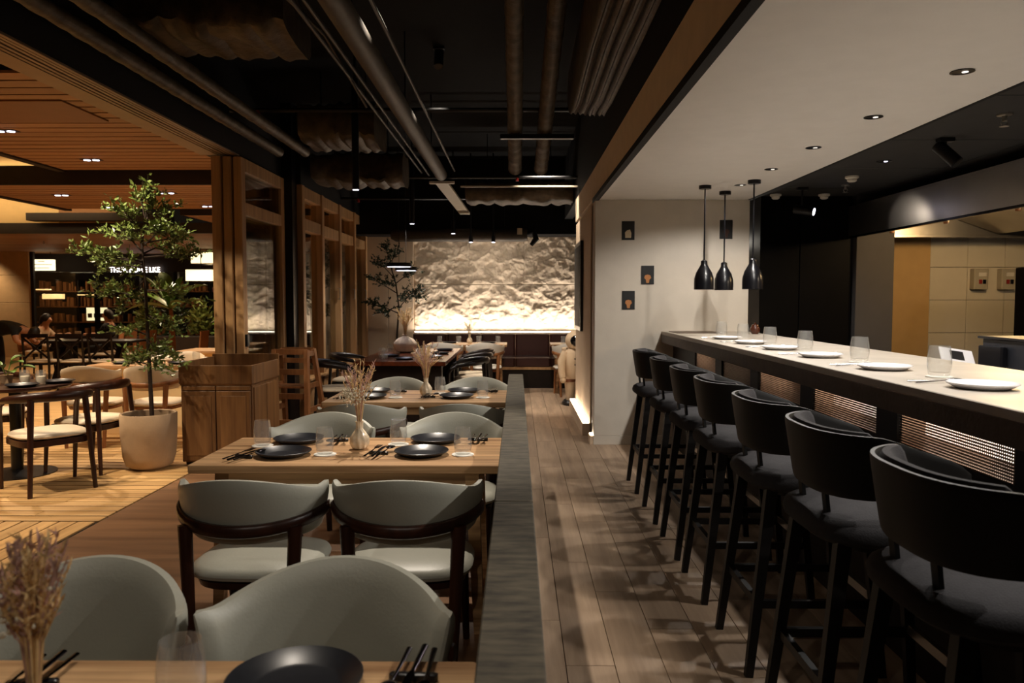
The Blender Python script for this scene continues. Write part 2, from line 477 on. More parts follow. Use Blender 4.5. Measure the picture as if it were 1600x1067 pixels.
def rock_h(x, z):
    p = Vector((x, z, 0.3))
    w = p + Vector((noise.noise(p*3), noise.noise(p*3+Vector((5, 2, 1))), 0))*0.07
    h = 0.036*facet(Vector((w.x*2.6, w.y*3.4, 0)), 1) + 0.02*facet(Vector((w.x*7, w.y*9, 0)), 2)
    h += 0.030*noise.fractal(w*7, 0.7, 2.1, 6) + 0.022*(1-abs(noise.noise(w*2.2))*2.2)
    return 0.03+0.8*h

def rock_panel(x0, x1, z0, z1, seed):
    nx, nz = int((x1-x0)/0.013), int((z1-z0)/0.013)
    vs = []; fs = []
    for j in range(nz+1):
        for i in range(nx+1):
            x = x0+(x1-x0)*i/nx; z = z0+(z1-z0)*j/nz
            h = rock_h(x, z)
            e = min(1.0, min(i, nx-i, j, nz-j)/2.0)
            h = h*(0.92+0.08*e)
            vs.append((x, 13.20-0.02-max(-0.02, h), z))
    for j in range(nz):
        for i in range(nx):
            a = j*(nx+1)+i
            fs.append((a, a+1, a+nx+2, a+nx+1))
    # closed sides
    edge = [i for i in range(nx+1)] + [j*(nx+1)+nx for j in range(1, nz+1)] + [nz*(nx+1)+i for i in range(nx-1, -1, -1)] + [j*(nx+1) for j in range(nz-1, 0, -1)]
    base = len(vs)
    for k in edge: vs.append((vs[k][0], 13.25, vs[k][2]))
    ne = len(edge)
    for k in range(ne):
        fs.append((edge[(k+1) % ne], edge[k], base+k, base+(k+1) % ne))
    return MB().add(vs, fs).build('rock_panel', 'rock', wb, smooth=False)
for r_, (z0, z1) in enumerate([(0.86, 1.70), (1.705, 2.52)]):
    for c_, (x0, x1) in enumerate([(-1.76, -0.8195), (-0.819, 0.1215), (0.122, 1.0625), (1.063, 2.0)]):
        o = rock_panel(x0, x1, z0, z1, 3.1)
        o.data.polygons.foreach_set('use_smooth', [True]*len(o.data.polygons))
MB().box((-1.74, 13.015, 0.885), (2.0, 13.03, 0.90)).build('light_strip', 'led_rock', wb)

# right side: pillar wall, fascia wall beyond it, soffit over the bar
wr = empty('wall_right', kind='structure')
MB().cbox((0.765, 7.60, 0.09), (2.28, 7.78, 2.42), 0.004).build('pillar_wall', 'white_wall', wr)
MB().cbox((0.76, 7.592, 0.0), (2.28, 7.78, 0.088), 0.004).build('baseboard', 'white_wall', wr)
MB().box((0.735, 7.62, 0.086), (0.763, 7.76, 0.093)).build('light_strip', 'led', wr)
MB().cbox((0.725, 7.60, 0.0), (0.765, 7.78, 0.084), 0.003).build('plinth', 'beige_wall', wr)
MB().box((0.79, 7.80, 0.0), (1.0, 8.12, 2.42)).build('door_jamb', 'black_gloss', wr)
MB().box((0.775, 8.12, 0.0), (1.0, 10.15, 2.42)).build('wall_body', 'beige_wall', wr)
MB().cbox((0.69, 8.10, 0.0), (0.775, 10.10, 0.13), 0.004).build('plinth', 'beige_wall', wr)
MB().box((0.70, 8.12, 0.131), (0.765, 10.08, 0.137)).build('light_strip', 'led', wr)
area((0.73, 9.1, 0.15), 3.0, 0.05, 1.9, (1.0, 0.8, 0.6), target=(0.78, 9.1, 0.7))
sf = empty('ceiling', kind='structure'); sf.name = 'ceiling_soffit'
MB().box((0.80, -1.0, 2.42), (2.26, 7.60, 2.47)).build('soffit_board', 'soffit', sf)
MB().box((0.755, -1.0, 2.412), (0.80, 7.80, 2.455)).build('shadow_gap_trim', 'black_paint', sf)
MB().box((0.765, -1.0, 2.455), (0.86, 10.15, 2.74)).build('fascia', 'fascia', sf)
MB().box((0.77, -1.0, 2.74), (0.90, 13.3, 3.7)).build('upstand', 'black_paint', sf)
MB().box((2.26, -1.0, 2.418), (2.285, 7.6, 2.52)).build('edge_trim', 'black_paint', sf)
sbox('ceiling', (2.285, -1.0, 2.50), (5.6, 9.2, 2.6), 'kitchen_ceiling')
# kitchen ceiling tiles joints: each panel its own piece, 1.2 m grid
kc = bpy.data.objects['ceiling.001'] if 'ceiling.001' in bpy.data.objects else None
kt = None
for i in range(3):
    for j in range(8):
        if kt is None:
            o = MB().cbox((0.006, 0.006, -0.012), (1.094, 1.094, 0), 0.003).build('ceiling_tile', 'kitchen_ceiling', kc); kt = o.data
        else:
            o = bpy.data.objects.new('ceiling_tile', kt); COL.objects.link(o); o.parent = kc
        o.location = (2.29+1.1*i, -0.4+1.1*j, 2.50)
# kitchen back: narrow passage wall, black panel cupboard, grey column, tan wall, tiled wall
wk = empty('wall_kitchen', kind='structure')
MB().box((2.28, 9.6, 0), (2.75, 9.7, 2.5)).build('passage_wall', 'white_wall', wk)
for a, b in [(2.47, 2.87), (2.875, 3.40)]:
    MB().cbox((a, 7.86, 0), (b, 8.4, 2.49), 0.004).build('black_panel', 'dark_panel', wk)
MB().cbox((3.42, 7.80, 0), (3.80, 8.45, 2.49), 0.004).build('column', 'grey_column', wk)
MB().box((3.80, 8.30, 0), (4.43, 8.5, 2.49)).build('corner_wall', 'tan_wall', wk)
MB().box((4.43, 8.33, 0), (6.6, 8.5, 2.49)).build('wall_body', 'grout', wk)
tm = None
tw, th = 0.40, 0.352
for i in range(5):
    for j in range(7):
        if tm is None:
            o = MB().cbox((0.002, 0, 0.002), (tw-0.002, 0.03, th-0.002), 0.003).build('wall_tile', 'white_tile', wk); tm = o.data
        else:
            o = bpy.data.objects.new('wall_tile', tm); COL.objects.link(o); o.parent = wk
        o.location = (4.43+tw*i, 8.30, 0.03+th*j)

# ------------------------------------------------------------------ folded glass doors at the end of the opening
def glass_leaf(name, x0, x1, y0, y1, zt, parent=None):
    """sliding glass leaf lying along y: two stiles, rails, two panes"""
    d = empty(name, kind='structure') if parent is None else parent
    s = 0.11
    MB().cbox((x0, y0, 0.02), (x1, y0+s, zt), 0.006).build('stile', 'oak', d)
    MB().cbox((x0, y1-s, 0.02), (x1, y1, zt), 0.006).build('stile', 'oak', d)
    for za, zb in [(0.02, 0.28), (zt-0.55, zt-0.43), (zt-0.13, zt)]:
        MB().cbox((x0, y0+s, za), (x1, y1-s, zb), 0.006).build('rail', 'oak', d)
    xm_ = (x0+x1)/2
    MB().box((xm_-0.006, y0+s, 0.28), (xm_+0.006, y1-s, zt-0.55)).build('pane', 'pane', d)
    MB().box((xm_-0.006, y0+s, zt-0.43), (xm_+0.006, y1-s, zt-0.13)).build('pane', 'pane', d)
    return d
d1 = glass_leaf('door_1', -2.76, -2.68, 7.52, 8.90, 2.83)
MB().cbox((-2.70, 7.535, 0.98), (-2.655, 7.60, 1.10), 0.006).build('lock', 'black_metal', d1)
glass_leaf('door_2', -2.855, -2.775, 7.50, 8.88, 2.83)
glass_leaf('door_3', -2.96, -2.87, 7.48, 8.86, 2.83)

# ------------------------------------------------------------------ window row further back
ww = empty('window_1', kind='structure')
XW = -2.60
ys = [9.20, 10.12, 11.12, 12.12, 13.02]
for k, y in enumerate(ys):
    MB().cbox((XW-0.09, y-0.055, 0.0), (XW+0.06, y+0.055, 2.80), 0.006).build('mullion', 'oak', ww)
for k in range(4):
    a, b = ys[k]+0.055, ys[k+1]-0.055
    for za, zb in [(0.0, 0.45), (2.28, 2.42), (2.66, 2.80)]:
        MB().cbox((XW-0.08, a, za), (XW+0.04, b, zb), 0.006).build('rail', 'oak', ww)
    MB().box((XW-0.03, a, 0.45), (XW-0.02, b, 2.28)).build('pane', 'pane', ww)
    MB().box((XW-0.03, a, 2.42), (XW-0.02, b, 2.66)).build('pane', 'pane', ww)
    if k:
        MB().cbox((XW-0.16, a, 0.45), (XW-0.145, b, 2.05 - 0.02*k), 0.003).build('blind', 'curtain', ww)
        MB().tube([(XW+0.03, b-0.04, 1.45), (XW+0.06, b-0.04, 1.45), (XW+0.06, b-0.04, 1.60), (XW+0.03, b-0.04, 1.60)], 0.008, 6).build('handle', 'steel', ww)
MB().cbox((XW-0.02, 9.26, 0.45), (XW+0.10, 13.0, 0.48), 0.006).build('sill', 'oak', ww)

# ------------------------------------------------------------------ the walkway beyond the doors: stepped slatted ceilings
def slat_ceiling(x0, x1, y0, y1, z, pitch=0.19):
    c = empty('ceiling_slats', kind='structure')
    MB().box((x0, y0, z+0.02), (x1, y1, z+0.06)).build('backing', 'ceil_dark', c)
    y = y0; me = None
    while y < y1-0.05:
        if me is None:
            o = MB().box((x0, 0, z), (x1, pitch-0.03, z+0.025)).build('slat', 'ceil_wood', c); me = o.data
        else:
            o = bpy.data.objects.new('slat', me); COL.objects.link(o); o.parent = c
        o.location = (0, y, 0); y += pitch
    return c
c1 = slat_ceiling(-5.45, -3.06, 5.35, 9.35, 3.0)
MB().cbox((-4.62, 6.05, 2.985), (-3.55, 6.75, 3.0), 0.004).build('access_hatch', 'amber', c1)
c0 = slat_ceiling(-5.45, -3.06, 1.0, 5.1, 3.02)
c2 = slat_ceiling(-6.9, -2.9, 9.40, 11.9, 2.83)
MB().box((-9.5, 9.35, 2.83), (-2.9, 9.40, 3.06)).build('riser', 'ceil_dark', c2)
c3 = slat_ceiling(-5.2, -2.9, 11.95, 15.0, 2.75)
MB().box((-5.2, 11.90, 2.74), (-2.9, 11.95, 2.9)).build('riser', 'ceil_dark', c3)
c4 = slat_ceiling(-14.0, -5.2, 13.6, 20.0, 2.62)
MB().box((-14.0, 13.5, 2.60), (-5.2, 13.6, 2.78)).build('riser', 'ceil_dark', c4)
c5 = slat_ceiling(-5.2, -2.6, 15.05, 20.0, 2.66)
MB().box((-5.2, 15.0, 2.65), (-2.6, 15.05, 2.82)).build('riser', 'ceil_dark', c5)
uc = empty('ceiling_cove', kind='structure')
MB().box((-14.0, 4.0, 3.7), (-3.0, 16.0, 3.8)).build('cove_top', 'cream_paint', uc)
MB().box((-14.0, 9.9, 2.95), (-6.95, 10.0, 3.7)).build('cove_wall', 'cream_paint', uc)
MB().box((-14.0, 13.62, 2.78), (-8.1, 13.75, 3.7)).build('cove_wall', 'cream_paint', uc)
MB().box((-8.1, 13.62, 2.78), (-6.9, 13.75, 3.7)).build('cove_wall', 'ceil_wood', uc)
MB().box((-8.45, 13.25, 2.80), (-6.0, 13.5, 2.93)).build('cove_ledge', 'ceil_dark', uc)
MB().box((-5.55, 4.0, 2.98), (-5.45, 9.35, 3.12)).build('cove_edge', 'ceil_dark', uc)
MB().box((-7.0, 9.40, 2.81), (-6.9, 11.95, 3.02)).build('cove_edge', 'ceil_dark', uc)
MB().box((-9.0, 9.7, 2.95), (-5.6, 9.85, 3.10)).build('cove_ledge', 'ceil_wood', uc)
area((-8.2, 9.2, 3.15), 26, 4.0, 0.3, (1.0, 0.72, 0.36), target=(-8.2, 9.6, 3.7))
area((-9.0, 12.8, 3.0), 22, 4.0, 0.3, (1.0, 0.74, 0.40), target=(-9.0, 13.3, 3.6))

def twin_downlight(x, y, z, label):
    e = empty('twin_downlight', (x, y, z), label=label, cat='downlight', group='twin downlights in the slatted ceiling')
    MB().cbox((-0.11, -0.05, -0.006), (0.11, 0.05, 0.0), 0.003).build('trim_plate', 'ceil_dark', e)
    for s in (-1, 1):
        MB().lathe([(0.0, -0.007), (0.034, -0.007), (0.034, -0.012), (0.0, -0.012)], 16, (s*0.05, 0, 0)).build('lamp', 'lamp_cool', e)
    return e
for x, y, z, l in [(-4.72, 7.15, 3.0, 'twin downlight left of the hatch in the nearest slatted ceiling'),
                   (-4.74, 8.62, 3.0, 'twin downlight between hatch and dark riser in the nearest slatted ceiling'),
                   (-6.05, 10.25, 2.83, 'twin downlight at the left of the second slatted ceiling'),
                   (-4.55, 10.05, 2.83, 'twin downlight at the right of the second slatted ceiling'),
                   (-6.1, 11.6, 2.83, 'twin downlight in the second slatted ceiling, lower left one'),
                   (-4.6, 11.5, 2.83, 'twin downlight near the folded doors, right above the tree')]:
    twin_downlight(x, y, z, l)
for x, y, z, l in [(-9.6, 15.6, 2.62, 'small dark sprinkler in the far low slatted ceiling'), (-5.15, 6.25, 3.0, 'small sprinkler left of the hatch in the slatted ceiling')]:
    e = empty('sprinkler', (x, y, z), label=l, cat='sprinkler')
    MB().lathe([(0.03, 0), (0.03, -0.01), (0.012, -0.012), (0.012, -0.05)], 12).build('body', 'steel', e)
    MB().lathe([(0.0, -0.05), (0.028, -0.05), (0.028, -0.056), (0.0, -0.056)], 12).build('deflector', 'steel', e)

# ------------------------------------------------------------------ shops across the walkway
ws = empty('wall_far', kind='structure')
MB().box((-16, 24.0, 0), (-2.0, 24.1, 3.8)).build('shop_back_wall', 'ceil_dark', ws)
MB().box((-13.2, 20.0, 2.15), (-2.0, 20.15, 3.3)).build('shop_bulkhead', 'ceil_dark', ws)
for k in range(5):
    z0 = 0.0 + 0.68*k
    MB().cbox((-16.0, 19.0, z0), (-12.09, 19.12, z0+0.675), 0.01).build('stone_panel', 'cream_tile', ws)
MB().box((-12.085, 19.05, 0), (-12.01, 19.12, 2.62)).build('dark_post', 'ceil_dark', ws)
for x in [-11.0, -9.9, -8.9, -7.6, -6.2]:
    MB().box((x-0.05, 20.02, 0), (x+0.05, 20.12, 2.15)).build('mullion', 'black_metal', ws)
for a, b in [(-12.9, -11.05), (-10.95, -9.95), (-9.85, -8.95), (-8.85, -7.65), (-7.55, -6.25)]:
    MB().box((a, 20.06, 0.05), (b, 20.075, 2.15)).build('pane', 'pane', ws)
# shop shelves and goods seen through the glass
sh = empty('shop_shelf', (-11.6, 22.5, 0), label='tall dark shelf with goods inside the far shop window', cat='shelf')
for z in (0.3, 0.75, 1.2, 1.65):
    MB().box((-2.6, 0, z), (2.6, 0.4, z+0.03)).build('board', 'amber', sh)
for x in (-2.6, -1.3, 0, 1.3, 2.57):
    MB().box((x, 0, 0), (x+0.03, 0.4, 2.0)).build('upright', 'ebony', sh)
g = random.Random(3)
mb = MB()
for z in (0.33, 0.78, 1.23, 1.68):
    x = -2.5
    while x < 2.4:
        w = g.uniform(.05, .12); h = g.uniform(.12, .32)
        mb.cbox((x, 0.1, z), (x+w, 0.25, z+h), 0.01); x += w+g.uniform(.02, .12)
o = mb.build('goods', 'wicker', sh); o['kind'] = 'stuff'
for i, (px_, z, w, l) in enumerate([(-13.4, 1.70, 0.45, 'thin warm light line high in the left shop window'), (-13.1, 1.45, 0.6, 'glowing amber shade inside the left shop window'), (-12.15, 1.55, 0.5, 'thin warm light line high in the middle shop window')]):
    tag(MB().cbox((px_-w/2, 21.6, z), (px_+w/2, 21.7, z+(0.14 if i == 1 else 0.03)), 0.01).build('shop_lamp', 'shop_glow'), l, 'lamp')
mbd = empty('menu_board', (-11.65, 21.2, 0.85), label='lit white menu board behind the middle shop window', cat='menu board')
MB().cbox((-0.28, 0, 0), (0.28, 0.06, 0.36), 0.01).build('panel', 'sign', mbd)
for k in range(3):
    MB().box((-0.24+0.17*k, -0.005, 0.08), (-0.12+0.17*k, 0.0, 0.20)).build('print_band', 'sign_ink', mbd)
MB().box((-0.02, 0.02, -0.85), (0.02, 0.05, 0.0)).build('post', 'black_metal', mbd)
point((-12.9, 21.5, 1.95), 18, (1.0, 0.72, 0.45)); point((-11.0, 21.5, 1.95), 15, (1.0, 0.72, 0.45)); point((-8.6, 21.5, 1.95), 15, (1.0, 0.72, 0.45))  # bare points added inside the shop to brighten shelves and goods
# shop signs
sg = empty('shop_sign', (-11.86, 19.2, 2.16), label='lit cream sign box with faint lettering above the left shop window', cat='sign')
MB().cbox((-0.29, -0.06, 0), (0.29, 0.06, 0.27), 0.01).build('sign_box', 'sign', sg)
for s_ in (-1, 1): MB().tube([(s_*0.2, 0, 0.265), (s_*0.2, 0, 0.47)], 0.008, 6).build('hanging_rod', 'ebony', sg)

def text_mesh(body, size, mat, parent, loc, name='lettering', ext=0.01, rot=(PI/2, 0, 0), sx=1.0):
    cu = bpy.data.curves.new(name, 'FONT'); cu.body = body; cu.size = size; cu.extrude = ext
    cu.align_x = 'CENTER'; cu.align_y = 'CENTER'; cu.resolution_u = 2
    ob = bpy.data.objects.new(name, cu); COL.objects.link(ob)
    bpy.context.view_layer.update()
    dg = bpy.context.evaluated_depsgraph_get()
    me = bpy.data.meshes.new_from_object(ob.evaluated_get(dg))
    bpy.data.objects.remove(ob); bpy.data.curves.remove(cu)
    me.materials.clear(); me.materials.append(M[mat])
    o = bpy.data.objects.new(name, me); COL.objects.link(o); o.parent = parent; o.location = loc; o.rotation_euler = rot; o.scale = (sx, 1, 1)
    return o
for z_, n_ in ((0.225, 5), (0.145, 16), (0.06, 12)):
    mb = MB()
    for k in range(n_):
        xk = (k-(n_-1)/2)*0.033
        mb.box((xk-0.009, -0.063, z_-0.014), (xk+0.009, -0.06, z_+0.014))
    o = mb.build('lettering', 'sign_ink', sg); o['kind'] = 'stuff'
st = empty('letter_sign', (-9.93, 19.95, 2.2), label='glowing white letter sign on the dark shop bulkhead behind the tree', cat='sign')
text_mesh('THUK BOME LKE', 0.19, 'letters', st, (0, 0, 0), sx=0.92)
for i, (x, z, w, l) in enumerate([(-7.35, 2.28, 0.62, 'upper glowing paper lantern box right of the tree'), (-7.30, 1.86, 0.60, 'lower glowing paper lantern box right of the tree')]):
    e = empty('lantern_box', (x, 18.2-0.45*i, z), label=l, cat='lantern', group='paper lantern boxes')
    MB().cbox((-w/2, -0.15, 0), (w/2, 0.15, 0.26), 0.01).build('paper_face', 'lantern', e)
    MB().tube([(0, 0, 0.28), (0, 0, 2.66-z)], 0.01, 6).build('rod', 'ebony', e)
    for zz in (-0.02, 0.26):
        MB().cbox((-w/2-0.02, -0.17, zz), (w/2+0.02, 0.17, zz+0.025), 0.004).build('frame', 'ebony', e)
rc = empty('red_column', (-7.15, 18.6, 0), label='deep red column behind the banana plant', cat='column')
MB().lathe([(0.22, 0), (0.22, 0.1), (0.19, 0.12), (0.19, 1.6), (0.22, 1.62), (0.22, 1.72)], 20).build('shaft', 'red_fabric', rc, smooth=True)
tag(MB().cbox((-8.6, 16.9, 0), (-5.0, 17.5, 0.62), 0.02).build('planter_box', 'ceil_dark'), 'long dark planter box full of shrubs behind the patio tables', 'planter')

# ------------------------------------------------------------------ furniture prototypes
def rrect(cx, cy, wx, wy, e=4.0, n=28):
    pts = []
    for k in range(n):
        a = 2*PI*k/n
        c, s = math.cos(a), math.sin(a)
        pts.append((cx+wx/2*math.copysign(abs(c)**(2/e), c), cy+wy/2*math.copysign(abs(s)**(2/e), s)))
    return pts

def cushion(mb, cx, cy, wx, wy, z0, z1, e=3.2, dome=0.012, n=32):
    rings = []
    h = z1-z0
    for k, (ins, z) in enumerate([(0.03, z0), (0.004, z0+h*.25), (0.0, z0+h*.5), (0.008, z0+h*.8), (0.03, z1), (0.09, z1+dome*.7), (0.16, z1+dome)]):
        w1, w2 = max(wx-2*ins, .02), max(wy-2*ins, .02)
        rings.append([(x, y, z) for x, y in rrect(cx, cy, w1, w2, e, n)])
    mb.loft(rings)
    return mb

def arc_band(mb, a, b, tm, n, zfun, thick, ex=1.0, lean=0.0, m=14, y0=0.0, tt=None, e=2.6):
    """upright padded band following an arc open towards +y"""
    rings = []
    for i in range(n+1):
        t = -1+2*i/n
        th = t*tm
        sn, cs = math.sin(th), math.cos(th)
        X = a*math.copysign(abs(sn)**ex, sn); Y = y0-b*math.copysign(abs(cs)**ex, cs)
        nx, ny = math.copysign(abs(sn)**(2-ex), sn)/a, -math.copysign(abs(cs)**(2-ex), cs)/b
        l = math.hypot(nx, ny) or 1; nx /= l; ny /= l
        zl, zh = zfun(t)
        edge = min(1.0, (1-abs(t))/0.10)
        f = math.sqrt(max(0.0, 1-(1-edge)**2))*0.85+0.15
        T = thick*f
        zc = (zl+zh)/2; hh = (zh-zl)/2*(0.82+0.18*f)
        ring = []
        for k in range(m):
            q = 2*PI*k/m
            u = math.copysign(abs(math.cos(q))**(2/e), math.cos(q))*T/2
            w = math.copysign(abs(math.sin(q))**(2/e), math.sin(q))*hh
            off = u + lean*(zc+w-0.6)
            ring.append((X+nx*off, Y+ny*off, zc+w))
        rings.append(ring)
    mb.loft(rings)
    return mb

def leg(mb, top, bot, r1, r2, n=10, squash=1.0):
    top = Vector(top); bot = Vector(bot)
    mb.tube([top, top.lerp(bot, .5), bot], [r1, (r1+r2)/2*1.02, r2], n, squash=squash)
    return mb

def make_dining_chair(padm, woodm, name='dining_chair'):
    r = empty(name, cat='chair')
    o = cushion(MB(), 0, 0.02, 0.50, 0.47, 0.395, 0.445).build('seat', padm, r, smooth=True)
    MB().loft([[(x, y, z) for x, y in rrect(0, 0.02, w, w-.03, 3.2, 28)] for z, w in ((0.36, 0.40), (0.365, 0.44), (0.394, 0.46))]).build('seat_frame', woodm, r, smooth=True)
    zf = lambda t: (0.555+0.02*t*t, 0.742+0.066*math.cos(PI/2*min(1, abs(t)*1.08))**1.6+0.028*max(0, (abs(t)-.74)/.26)**2)
    arc_band(MB(), 0.253, 0.245, R(80), 36, zf, 0.052, 1.0, lean=0.22, e=2.8).build('backrest', padm, r, smooth=True)
    mb = MB(); rings = []
    arc_band(mb, 0.286, 0.282, R(78), 36, lambda t: (0.590+0.045*t*t, 0.640+0.045*t*t), 0.036, 1.0, lean=0.1, m=10)
    mb.build('back_rail', woodm, r, smooth=True)
    for s in (-1, 1):
        leg(MB(), (s*0.205, -0.218, 0.62), (s*0.175, -0.245, 0.0), 0.023, 0.014, squash=1.2).build('leg', woodm, r, smooth=True)
        leg(MB(), (s*0.195, 0.19, 0.385), (s*0.205, 0.225, 0.0), 0.022, 0.014).build('leg', woodm, r, smooth=True)
    return Proto(r)

def make_armchair(padm, woodm, name='armchair', backpad=None):
    r = empty(name, cat='armchair')
    cushion(MB(), 0, 0.0, 0.50, 0.48, 0.405, 0.45).build('seat', padm, r, smooth=True)
    MB().loft([[(x, y, z) for x, y in rrect(0, 0.0, w, w-.02, 4.5, 28)] for z, w in ((0.355, 0.47), (0.36, 0.50), (0.404, 0.50))]).build('seat_frame', woodm, r, smooth=True)
    pts = []; rad = []
    n = 26
    for i in range(n+1):
        t = -1+2*i/n
        th = t*R(112)
        X = 0.295*math.sin(th); Y = -0.27*math.cos(th)
        z = 0.73-0.055*abs(t)**2.5
        pts.append((X, Y, z)); rad.append(0.015+0.014*max(0, math.cos(t*PI/2))**1.2)
    MB().tube(pts, rad, 10, squash=1.35, up=(0, 0, 1)).build('arm_rail', woodm, r, smooth=True)
    for s in (-1, 1):
        leg(MB(), (s*0.185, -0.225, 0.71), (s*0.225, -0.27, 0.0), 0.02, 0.014, squash=1.2).build('leg', woodm, r, smooth=True)
        e0 = Vector((s*0.272, 0.10, 0.668))
        p = [e0, e0+Vector((0, 0.06, -0.02)), e0+Vector((0, 0.09, -0.07)), (s*0.265, 0.20, 0.42), (s*0.26, 0.235, 0.0)]
        MB().tube(p, [0.017, 0.019, 0.021, 0.02, 0.014], 10).build('leg', woodm, r, smooth=True)
    return Proto(r)

def make_stool():
    r = empty('bar_stool', cat='bar stool')
    cushion(MB(), 0, -0.01, 0.52, 0.52, 0.715, 0.79, 3.4, 0.02).build('seat', 'stool_fabric', r, smooth=True)
    MB().loft([[(x, y, z) for x, y in rrect(0, 0.02, w, w-.03, 3.0, 28)] for z, w in ((0.68, 0.36), (0.69, 0.42), (0.719, 0.44))]).build('seat_frame', 'stool_shell', r, smooth=True)
    zf = lambda t: (0.855+0.02*t*t, 1.055-0.055*max(0, abs(t)-0.62)**1.5*6)
    arc_band(MB(), 0.218, 0.195, R(104), 40, zf, 0.018, 0.72, lean=0.16, e=6).build('back_shell', 'stool_shell', r, smooth=True)
    zg = lambda t: (0.86, 1.062)
    arc_band(MB(), 0.188, 0.165, R(62), 28, zg, 0.055, 0.72, lean=0.16, e=2.6).build('back_cushion', 'stool_fabric', r, smooth=True)
    ft, bt = [], []
    for s in (-1, 1):
        MB().bar((s*0.18, -0.19, 0.72), (s*0.215, -0.275, 0.0), 0.036, 0.044, (0, 1, 0), 0.026, 0.03).build('leg', 'stool_wood', r)
        MB().bar((s*0.17, 0.17, 0.70), (s*0.215, 0.235, 0.0), 0.036, 0.04, (0, 1, 0), 0.026, 0.03).build('leg', 'stool_wood', r)
        MB().bar((s*0.2, -0.235, 0.28), (s*0.2, 0.205, 0.28), 0.022, 0.03).build('stretcher', 'stool_wood', r)
    for s in (-1, 1):
        MB().bar((s*0.10, -0.20, 0.74), (s*0.10, -0.222, 0.93), 0.03, 0.012, (0, 1, 0)).build('back_support', 'stool_shell', r)
    MB().bar((-0.2, 0.208, 0.30), (0.2, 0.208, 0.30), 0.022, 0.034).build('foot_rest', 'steel', r)
    MB().bar((-0.2, -0.235, 0.28), (0.2, -0.235, 0.28), 0.022, 0.03).build('stretcher', 'stool_wood', r)
    return Proto(r)

def make_cross_chair():
    r = empty('cross_back_chair', cat='chair')
    cushion(MB(), 0, 0, 0.44, 0.42, 0.43, 0.47, 4).build('seat', 'cream_leather', r, smooth=True)
    for s in (-1, 1):
        MB().tube([(s*0.2, -0.22, 0), (s*0.195, -0.20, 0.45), (s*0.2, -0.24, 0.88)], [0.016, 0.02, 0.016], 8).build('leg', 'ebony', r, smooth=True)
        MB().tube([(s*0.2, 0.2, 0), (s*0.19, 0.18, 0.43)], [0.015, 0.019], 8).build('leg', 'ebony', r, smooth=True)
        MB().bar((s*0.195, -0.2, 0.5), (-s*0.195, -0.235, 0.84), 0.03, 0.012, (0, 1, 0)).build('cross_slat', 'ebony', r)
    MB().bar((-0.21, -0.24, 0.87), (0.21, -0.24, 0.87), 0.025, 0.06).build('top_rail', 'ebony', r)
    MB().loft([[(x, y, z) for x, y in rrect(0, 0, .43, .41, 4, 20)] for z in (0.40, 0.429)]).build('seat_frame', 'ebony', r)
    return Proto(r)

def make_wicker_chair():
    r = empty('wicker_chair', cat='chair')
    cushion(MB(), 0, 0, 0.46, 0.44, 0.42, 0.47, 4).build('seat', 'cream_leather', r, smooth=True)
    MB().loft([[(x, y+(-0.09*(z-.45)), z) for x, y in rrect(0, -0.21, .46, .035, 6, 20)] for z in (0.45, 0.6, 0.75, 0.88)]).build('backrest', 'wicker', r, smooth=True)
    for sx in (-1, 1):
        for sy in (-1, 1):
            MB().tube([(sx*0.2, sy*0.19, 0.42), (sx*0.21, sy*0.21, 0)], [0.02, 0.015], 8).build('leg', 'ebony', r, smooth=True)
    return Proto(r)

CH = make_dining_chair('leather', 'walnut')
GRP = 'sage leather dining chairs'
for (x, y, rz, l) in [
    (-0.43, 1.60, PI, 'sage leather chair largest in front, beside the low wall at the nearest table'),
    (-1.03, 1.60, PI, 'sage leather chair behind the pink dried grass at the nearest table'),
    (-0.42, 2.985, 0, 'sage leather chair with back to us beside the low wall, middle table'),
    (-1.01, 2.985, 0, 'sage leather chair with back to us, left one at the middle table'),
    (-0.35, 4.06, PI, 'sage leather chair facing us beside the low wall, middle table'),
    (-1.06, 4.06, PI, 'sage leather chair facing us behind the white dried flowers, middle table'),
    (-0.34, 4.98, 0, 'sage leather chair with back to us beside the low wall, third table'),
    (-1.00, 4.98, 0, 'sage leather chair with back to us, left one at the third table'),
    (-0.33, 6.06, PI, 'sage leather chair facing us at the end of the low wall, third table'),
    (-0.98, 6.06, PI, 'sage leather chair facing us before the long dark table, third table')]:
    CH.put((x, y, 0), rz + random.uniform(-.03, .03), l, GRP)

